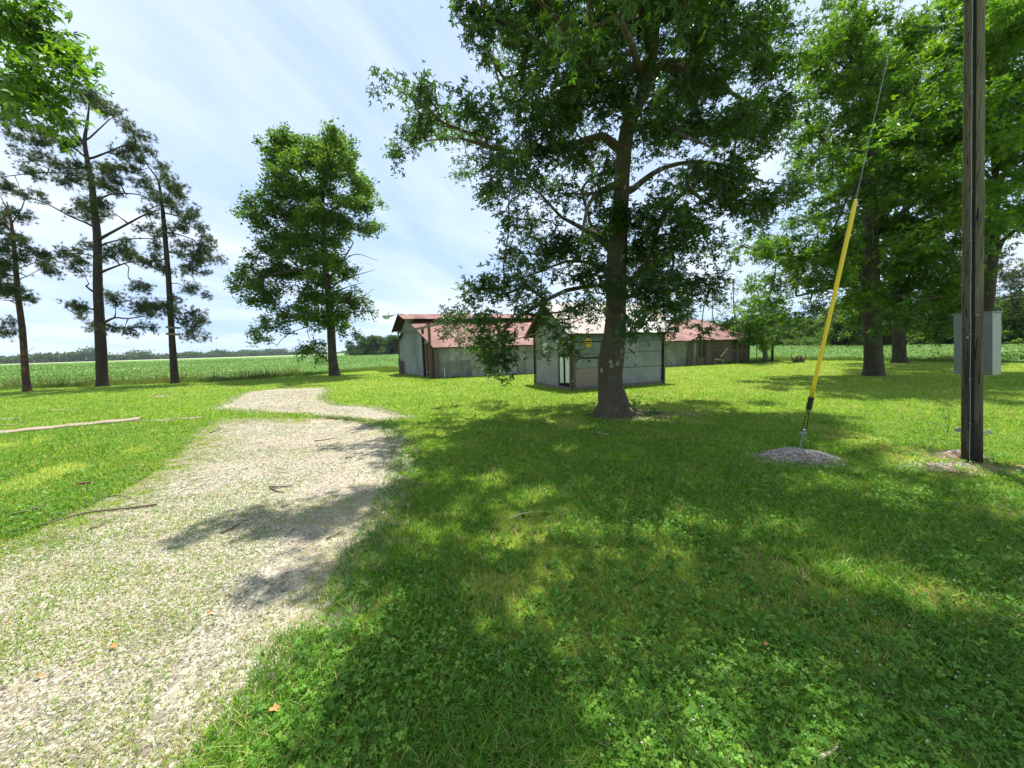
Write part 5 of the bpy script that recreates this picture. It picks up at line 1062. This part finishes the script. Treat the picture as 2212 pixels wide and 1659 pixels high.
m = MB(); a = Fp(490, 590); b = Fp(655, 420); m.tube([a + [0, -.3, 0], (a + b) / 2 + [0, -.2, .01], b + [0, -.1, 0]], [.05, .06, .05], 6, wob=.15); tag(m.build('leaning_limb', 'stick_pale'), 'pale bleached limb leaning up against the corral fence', 'limb')
m = MB(); a = Fg(420, fy - .2) + UP * .38; b = Fg(590, fy - .2) + UP * .28; m.tube([a, b], [.06, .04], 6, wob=.2); m.tube([Fg(430, fy - .1), a], .03, 5); m.tube([Fg(560, fy - .1), b], .03, 5); tag(m.build('fallen_limb', 'stick_pale'), 'pale fallen limb lying low at the foot of the corral fence', 'limb')
m = MB(); b = Fg(1228, 29.5); m.tube([b, b + UP * 1.25], .03, 5); tag(m.build('fence_post', 'old_wood'), 'thin fence post between the barn end and the small leafy tree', 'post')
m = MB(); b = Fg(1538, 28.5); m.tube([b, b + UP * .9, b + UP * 1.95 + [-.04, 0, 0]], [.085, .08, .075], 8, wob=.06); tag(m.build('fence_post', 'pole_wood'), 'thick dark fence post right of the small leafy tree', 'post')
# clutter against the barn wall behind the fence
m = MB()
for i in range(16):
    b = Fg(rng.uniform(20, 420), fy + rng.uniform(.1, .5)); L = rng.uniform(.3, .9); a_ = rng.uniform(-.4, .4); m.tube([b + UP * rng.uniform(.03, .15), b + [L * math.cos(a_), L * .3 * math.sin(a_), rng.uniform(.05, .3)]], rng.uniform(.02, .04), 4, wob=.1)
tag(m.build('scrap_pile', 'old_wood'), 'heap of old boards and sticks between the corral fence and the barn wall', 'scrap pile')
c = Gs(2395, 1087); m = MB()
for i in range(34):
    a_ = rng.random() * 6.28; e_ = rng.uniform(.1, 1.3); d = np.array([math.cos(a_) * math.cos(e_), math.sin(a_) * math.cos(e_) * .6, math.sin(e_)]); b = c + np.array([rng.normal(0, .22), rng.normal(0, .15), .04]); L = rng.uniform(.2, .65)
    m.tube([b, b + d * L * .6 + [0, 0, .03], b + d * L], [rng.uniform(.03, .07), .03, .012], 5, wob=.2)
tag(m.build('root_heap', 'stick'), 'grey heap of uprooted roots at the lawn edge before the right-hand crop field', 'root heap')

# ------------------------------------------------------------------ utility pole, cabinet, guy wire
pb = G2(2099, 998); pb[2] = 0; Yp = pb[1]
ptop_dir = P2(2105, 0, Yp); axis = (ptop_dir - pb); axis = axis / axis[2]          # leans as in the photograph
pole = empty('utility_pole', pb, 'weathered round wooden utility pole at the right edge with a wire running down it', 'utility pole')
PH = 9.0; m = MB(); zs = np.linspace(-.05, PH, 30); m.tube([pb + axis * z for z in zs], [.091 - .0022 * z for z in zs], 28, wob=.012); m.build('shaft', 'pole_wood', pole, True)
tocam = np.array([-pb[0], -pb[1], 0]); tocam /= np.linalg.norm(tocam); side = np.array([tocam[1], -tocam[0], 0]); side = side if side[0] > 0 else -side
m = MB(); zs = np.linspace(.0, PH, 60); m.tube([pb + axis * z + tocam * (.093 - .0022 * z) - side * (.014 + .002 * math.sin(z * 7)) for z in zs], .0026, 5); m.build('ground_wire', 'lamp_metal', pole)
m = MB(); zs = np.linspace(0.0, PH, 40); 
for i in range(len(zs) - 1): 
    z = zs[i]; m.box(pb + axis * z + tocam * (.082 - .0022 * z) + side * -.006, side * .024, tocam * .014, axis * (zs[i + 1] - z))
m.build('wire_molding', 'dark', pole)
m = MB()
for z in np.arange(.5, 4.5, .55): m = MB(); m.box(pb + axis * z + tocam * (.090 - .0022 * z) - side * .026, side * .022, tocam * .008, UP * .006); m.build('staple', 'steel', pole)
m = MB()
for (x, y, dx_) in ((2090, 729, 0), (2112, 680, 0)): 
    q = P2(x, y, Yp - .085); m = MB(); m.tube([q, q + tocam * .02], .010, 6); m.build('bolt_head', 'steel', pole)
# low metal bracket behind the pole
q0 = P2(2066, 932, Yp + .13); q1 = P2(2144, 938, Yp + .13); m = MB(); m.box(q0, q1 - q0, [0, .03, 0], UP * .030); br = m.build('bracket', 'steel', pole)
dq = (q1 - q0)
for t in (.05, .88): m = MB(); m.box(q0 + dq * t + UP * .031, dq * .08, [0, .028, 0], UP * .014); m.build('bracket_clamp', 'steel', br)
# cabinet on the far side
bx = empty('meter_cabinet', pb + axis * 1.1 + np.array([0, .13, 0]), 'grey metal electrical cabinet fixed on the far side of the utility pole', 'cabinet')
Yb = Yp + .03; cR = P2(2141, 811, Yb); cT = P2(2141, 675, Yb); c00 = cR + np.array([-.28, .955, 0]) * .335; c10 = cR; hz_ = cT[2] - cR[2]; bu = (cT - cR) / hz_; bu = np.array([bu[0], bu[1], 1.0]); c01 = c00 + bu * hz_; c11 = c10 + bu * hz_
dep = np.array([.955, .28, 0]) * .20; a = c10 - c00
m = MB(); m.box(c00, a, dep, bu * hz_, .5); body = m.build('housing', 'cabinet_metal', bx)
m = MB(); m.box(c00 + bu * .01 + a * 1.01 + dep * .05, a * .012, dep * .9, bu * (hz_ - .02), .5); m.build('lit_side', 'cabinet_lit', bx)  # thin plate added over the right side, painted paler as if lit
t0 = c01; m = MB(); m.box(t0 - dep * .05 - a * .03, a * 1.07, dep * 1.12, UP * .014, .5); m.build('lid', 'cabinet_metal', bx)
m = MB()
for fx, fz in ((.06, .03), (.92, .03), (.06, .95), (.92, .95), (.72, .05)): q = c00 + a * fx + bu * (hz_ * fz); m = MB(); m.tube([q - dep * .03, q], .009, 6); m.build('rivet', 'steel', bx)
q = c00 + a * .5
for fz in (.2, .8): m = MB(); m.box(q + bu * hz_ * fz - dep * .45, a * .3, dep * .44, UP * .03); m.build('mounting_strap', 'steel', bx)

anc = G2(1727, 972); topw = pb + axis * 8.6; gd = (topw - anc); gl = np.linalg.norm(gd); gd /= gl
def on_guy(y2212):
    lo_, hi_ = 0., gl
    for _ in range(40):
        mid = (lo_ + hi_) / 2; q = anc + gd * mid - CAM; dep_ = q @ f_; py = (384 - F * (q @ u_) / dep_) / S
        if py > y2212: lo_ = mid
        else: hi_ = mid
    return (lo_ + hi_) / 2
tg0, tg1, tc0, te = on_guy(858), on_guy(430), on_guy(885), on_guy(936)
gr = empty('guy_anchor', anc, 'yellow guy-wire guard sloping up from the gravel mound', 'guy wire')
m = MB(); m.tube([anc - gd * .05, anc + gd * te], .011, 8); m.build('anchor_rod', 'steel', gr)
perp = np.cross(gd, [0, 1, 0]); perp /= np.linalg.norm(perp)
m = MB(); q = anc + gd * te; m.tube([q - perp * .045, q + perp * .045], .014, 7); m.tube([q - gd * .03, q + gd * .06], [.02, .026], 8); m.build('eye_nut', 'steel', gr)
m = MB()
for sgn in (-1, 1): m.tube([q + perp * sgn * .030 + gd * .03, anc + gd * ((te + tc0) / 2) + perp * sgn * .026, anc + gd * (tc0 + .03) + perp * sgn * .008], .006, 6)
m.build('cable_loop', 'black_rubber', gr)
m = MB(); m.tube([anc + gd * tc0, anc + gd * (tc0 + .01), anc + gd * (tg0 - .0)], [.028, .033, .033], 12); 
for t in np.linspace(tc0 + .03, tg0 - .03, 3): m.tube([anc + gd * t - perp * .045, anc + gd * t + perp * .045], .008, 6)
m.build('clamp', 'black_rubber', gr)
n_ = 14; m = MB(); ts = np.linspace(tg0, tg1, n_); m.tube([anc + gd * t for t in ts], [.0245] * (n_ - 1) + [.018], 14); gdo = m.build('guard', 'yellow_plastic', gr, True)
for y in (676, 632): m = MB(); t = on_guy(y); m.tube([anc + gd * t - perp * .04, anc + gd * t + perp * .04], .005, 6); m.build('clip', 'white_metal', gr)
m = MB(); m.tube([anc + gd * (tg1 - .1), topw], .0035, 6); m.build('cable', 'steel', gr)

# gravel mound at the anchor and loose gravel by the pole
def mound(name, label, c, rx, ry, h, n, seed, mat='grey_stones', base='soil', rr=(.008, .017)):
    rs = np.random.default_rng(seed); root = empty(name, c, label, 'gravel')
    g_ = 26; V, Fs = [], []; u = np.linspace(-1, 1, g_)
    hf = lambda a, b: h * np.maximum(0, 1 - (a * a + b * b)) ** 1.2 * (.75 + .5 * vnoise(a * 3 + seed, b * 3, seed)) - .006
    for b in u:
        for a in u: V.append((c[0] + a * rx, c[1] + b * ry, float(hf(np.array(a), np.array(b)))))
    m = MB(); m.add(V, [(i * g_ + j, i * g_ + j + 1, (i + 1) * g_ + j + 1, (i + 1) * g_ + j) for i in range(g_ - 1) for j in range(g_ - 1)]); m.build('heap_core', base, root, True)
    a_ = rs.random(n) * 6.283; q = rs.random(n) ** .62 * 1.12; A_, B_ = q * np.cos(a_), q * np.sin(a_)
    o = stones('stones', c[0] + A_ * rx, c[1] + B_ * ry, np.maximum(hf(A_, B_), 0) + .004, rs.uniform(rr[0], rr[1], n), mat, root); o['kind'] = 'stuff'; return root
mound('gravel_mound', 'grey crushed-stone mound around the foot of the guy anchor rod', G2(1724, 990), .53, .38, .12, 4600, 3)
mound('gravel_scatter', 'flat pale scatter of small stones left of the utility pole', G2(2035, 1008), .52, .16, .025, 900, 8)
mound('dirt_mound', 'low brown dirt rise at the left side of the utility pole foot', G2(2075, 985), .35, .22, .07, 260, 9)
m = MB(); a = G2(2066, 989); b = G2(2105, 1003); m.tube([a + UP * .03, (a + b) / 2 + UP * .035, b + UP * .02], .018, 6, wob=.1); tag(m.build('root', 'stick'), 'dark stick lying against the foot of the utility pole', 'stick')
# exposed dirt patches: thin scatters of soil
def dirt(name, c, rx, ry, seed):
    rs = np.random.default_rng(seed); th = np.linspace(0, 6.283, 40, endpoint=False); rr = 1 + .25 * np.sin(th * 3 + seed) + .12 * np.sin(th * 7 + seed * 2)
    me = bpy.data.meshes.new(name); me.from_pydata([(c[0] + math.cos(t) * rx * q, c[1] + math.sin(t) * ry * q, .009) for t, q in zip(th, rr)], [], [list(range(40))]); me.update(); tag(link_mesh(name, me, 'soil'), kind='structure')
dirt('bare_dirt', mg + np.array([.45, -.12, 0]), 1.2, .48, 1); dirt('bare_dirt', G2(2140, 1015), .6, .2, 2)

# surface roots of the maple
rt = MB()
for a_, L in ((-.25, .95), (-.5, .6), (.1, .7), (-2.6, .55), (-1.5, .35), (-.05, 1.25), (-.9, .6), (-2.1, .5), (3.0, .5)):
    d = np.array([math.cos(a_), math.sin(a_) * .6, 0]); b = mg + d * .26
    rt.tube([b - d * .1 + UP * .16, b + d * L * .3 + UP * .055, b + d * L * .7 + UP * .022 + [0, rng.normal(0, .03), 0], b + d * L + UP * .004], [.07, .045, .028, .012], 7, wob=.15)
mtree = [o for o in C.objects if o.name.startswith('maple_tree') and o.get('label', '').startswith('large maple')][0]
rt.build('surface_roots', 'bark_maple', mtree, True)

# ------------------------------------------------------------------ concrete strip
cs = curb_b - curb_a; m = MB(); n_ = 30; Lc = np.linalg.norm(cs)
for i in range(n_):
    o = curb_a + curb_dir * Lc * i / n_ + UP * -.02; wv_ = .24 + .03 * math.sin(i * 1.3); hh = .085 + .006 * math.sin(i * .9)
    V = []
    for j in (0, 1):
        oo = curb_a + curb_dir * Lc * (i + j) / n_ + UP * -.02; ww = .46 + .015 * math.sin((i + j) * 1.3); h2 = .065 + .007 * math.sin((i + j) * .9)
        V += [oo, oo + curb_n * ww, oo + curb_n * ww + UP * h2, oo + curb_n * .012 + UP * h2, oo + UP * (h2 - .012)]
    m.add(V, [(0, 1, 6, 5), (1, 2, 7, 6), (2, 3, 8, 7), (3, 4, 9, 8), (4, 0, 5, 9)] + ([(0, 4, 3, 2, 1)] if i == 0 else []) + ([(5, 6, 7, 8, 9)] if i == n_ - 1 else []))
tag(m.build('concrete_curb', 'concrete'), 'long low pinkish concrete strip set in the grass at the left edge', 'curb')
q = Gs(52, 1260); m = MB(); m.tube([q, q + UP * .06], [.07, .05], 7, wob=.2); tag(m.build('rock', 'concrete'), 'small pale stone in the lawn behind the concrete strip', 'rock')
for i, (x, y, rx, ry) in enumerate(((492, 1188, .5, .30), (185, 1230, .55, .12), (15, 1258, .35, .15), (30, 1275, .3, .1), (470, 1262, .5, .12), (560, 1255, .5, .12))):
    c = Gs(x, y); th = np.linspace(0, 6.283, 30, endpoint=False); rr = 1 + .3 * np.sin(th * 3 + i) + .15 * np.sin(th * 8 + i)
    me = bpy.data.meshes.new('sandy_patch'); me.from_pydata([(c[0] + math.cos(t) * rx * q, c[1] + math.sin(t) * ry * q, .012) for t, q in zip(th, rr)], [], [list(range(30))]); me.update(); tag(link_mesh('sandy_patch', me, 'concrete'), kind='structure')

# ------------------------------------------------------------------ sticks and litter
def stick(pts, r, label, mat='stick', name='stick', cat='stick', group='fallen sticks on the gravel', hz_=.012):
    q = [G2(x, y) + UP * (r + hz_) for x, y in pts]; q2, rr = densify(q, list(np.linspace(r, r * .45, len(q))), .08)
    q2 = [p + np.array([rng.normal(0, r * .25), rng.normal(0, r * .25), 0]) for p in q2]; m = MB(); m.tube(q2, rr, 6, wob=.12); tag(m.build(name, mat, None, True), label, cat, group)
stick([(338, 1094), (270, 1103), (185, 1112), (100, 1136), (18, 1155)], .012, 'longest bent stick lying across the left side of the gravel')
stick([(96, 1097), (50, 1110), (0, 1122), (-60, 1136)], .014, 'forked grey stick entering from the left edge of the gravel')
stick([(234, 1076), (255, 1073), (278, 1077), (300, 1086)], .006, 'thin curved twig just above the longest stick')
stick([(195, 1146), (220, 1138), (235, 1130)], .007, 'short twig just below the longest stick')
stick([(584, 1055), (600, 1056), (632, 1053)], .013, 'short thick stick with a snapped fork in the middle of the gravel')
stick([(584, 1057), (596, 1064), (614, 1067)], .010, 'snapped piece just below the short thick stick on the gravel')
stick([(680, 955), (705, 952), (730, 947)], .011, 'straight stick near the right side of the far gravel')
stick([(478, 1156), (500, 1146), (520, 1133), (535, 1127)], .008, 'forked twig lying in the tree shade on the gravel')
stick([(705, 1168), (725, 1160), (745, 1148)], .007, 'small dark twig in the shade by the right edge of the gravel')
stick([(455, 937), (470, 930), (482, 925)], .012, 'dark twig at the far left corner of the main gravel')
stick([(745, 993), (760, 991)], .012, 'tiny dark stub on the far right gravel')
stick([(505, 1562), (530, 1555), (555, 1545)], .006, 'dark twig at the grass edge near the bottom of the gravel')
stick([(600, 838), (640, 836), (705, 834)], .03, 'long thin stick at the far rim of the back gravel patch')
stick([(1762, 1662), (1790, 1648), (1812, 1634)], .010, 'pale crooked stick in the grass at the bottom edge', 'stick_pale', group='sticks in the lawn', hz_=.03)
stick([(1293, 939), (1305, 942), (1318, 946)], .012, 'short white stick on the lawn before the big maple', 'stick_pale', group='sticks in the lawn', hz_=.03)
stick([(1100, 1133), (1125, 1122), (1150, 1118), (1175, 1117)], .005, 'thin pale curved twig in the shaded lawn', 'stick_pale', group='sticks in the lawn', hz_=.05)
stick([(1065, 1024), (1072, 1016), (1078, 1018)], .008, 'small dark twig in the lawn shade', 'stick', group='sticks in the lawn', hz_=.04)
stick([(168, 1053), (182, 1051), (197, 1049)], .03, 'chunky reddish piece of bark on the left rim of the gravel', 'bark_chunk', 'bark_chunk', 'bark', None)
def dead_leaf(x, y, s, rot, label, hz_=.03, grp='dead leaves'):
    c = G2(x, y) + UP * hz_; n = 14; V = [c + UP * .006]; 
    for i in range(n):
        t = i / n * 6.283; rr = s * (1.0 if i % 3 == 0 else .55) ; V.append(c + np.array([math.cos(t + rot) * rr, math.sin(t + rot) * rr * .8, .006 * math.sin(t * 2) + .006 * (i % 2)]))
    m = MB(); m.add(V, [(0, 1 + i, 1 + (i + 1) % n) for i in range(n)]); tag(m.build('dead_leaf', 'dead_leaf'), label, 'leaf', grp)
dead_leaf(593, 1553, .030, .4, 'curled orange dead leaf in the grass beside the bottom of the gravel', .05)
dead_leaf(88, 1470, .022, 1.2, 'small red-brown dead leaf on the gravel at lower left', .022)
dead_leaf(456, 1330, .024, 2.0, 'pale tan dead leaf in the middle of the lower gravel', .022)
dead_leaf(245, 1405, .026, .9, 'tan dead leaf on the gravel left of centre', .022)
dead_leaf(1655, 1415, .018, .9, 'small orange dead leaf in the right foreground clover', .06)
print('objects', len(bpy.data.objects))

# ------------------------------------------------------------------ air
k = NT(M('haze')); vol = k.n('ShaderNodeVolumePrincipled', {'Color': (.80, .88, 1.0, 1), 'Density': .0001, 'Anisotropy': .2}); k.n('ShaderNodeOutputMaterial', {'Volume': vol.outputs[0]}); MAT['haze'] = k.m
m = MB(); m.box([-1700, -60, -1], [3400, 0, 0], [0, 2000, 0], [0, 0, 27]); tag(m.build('haze', 'haze'), kind='stuff')
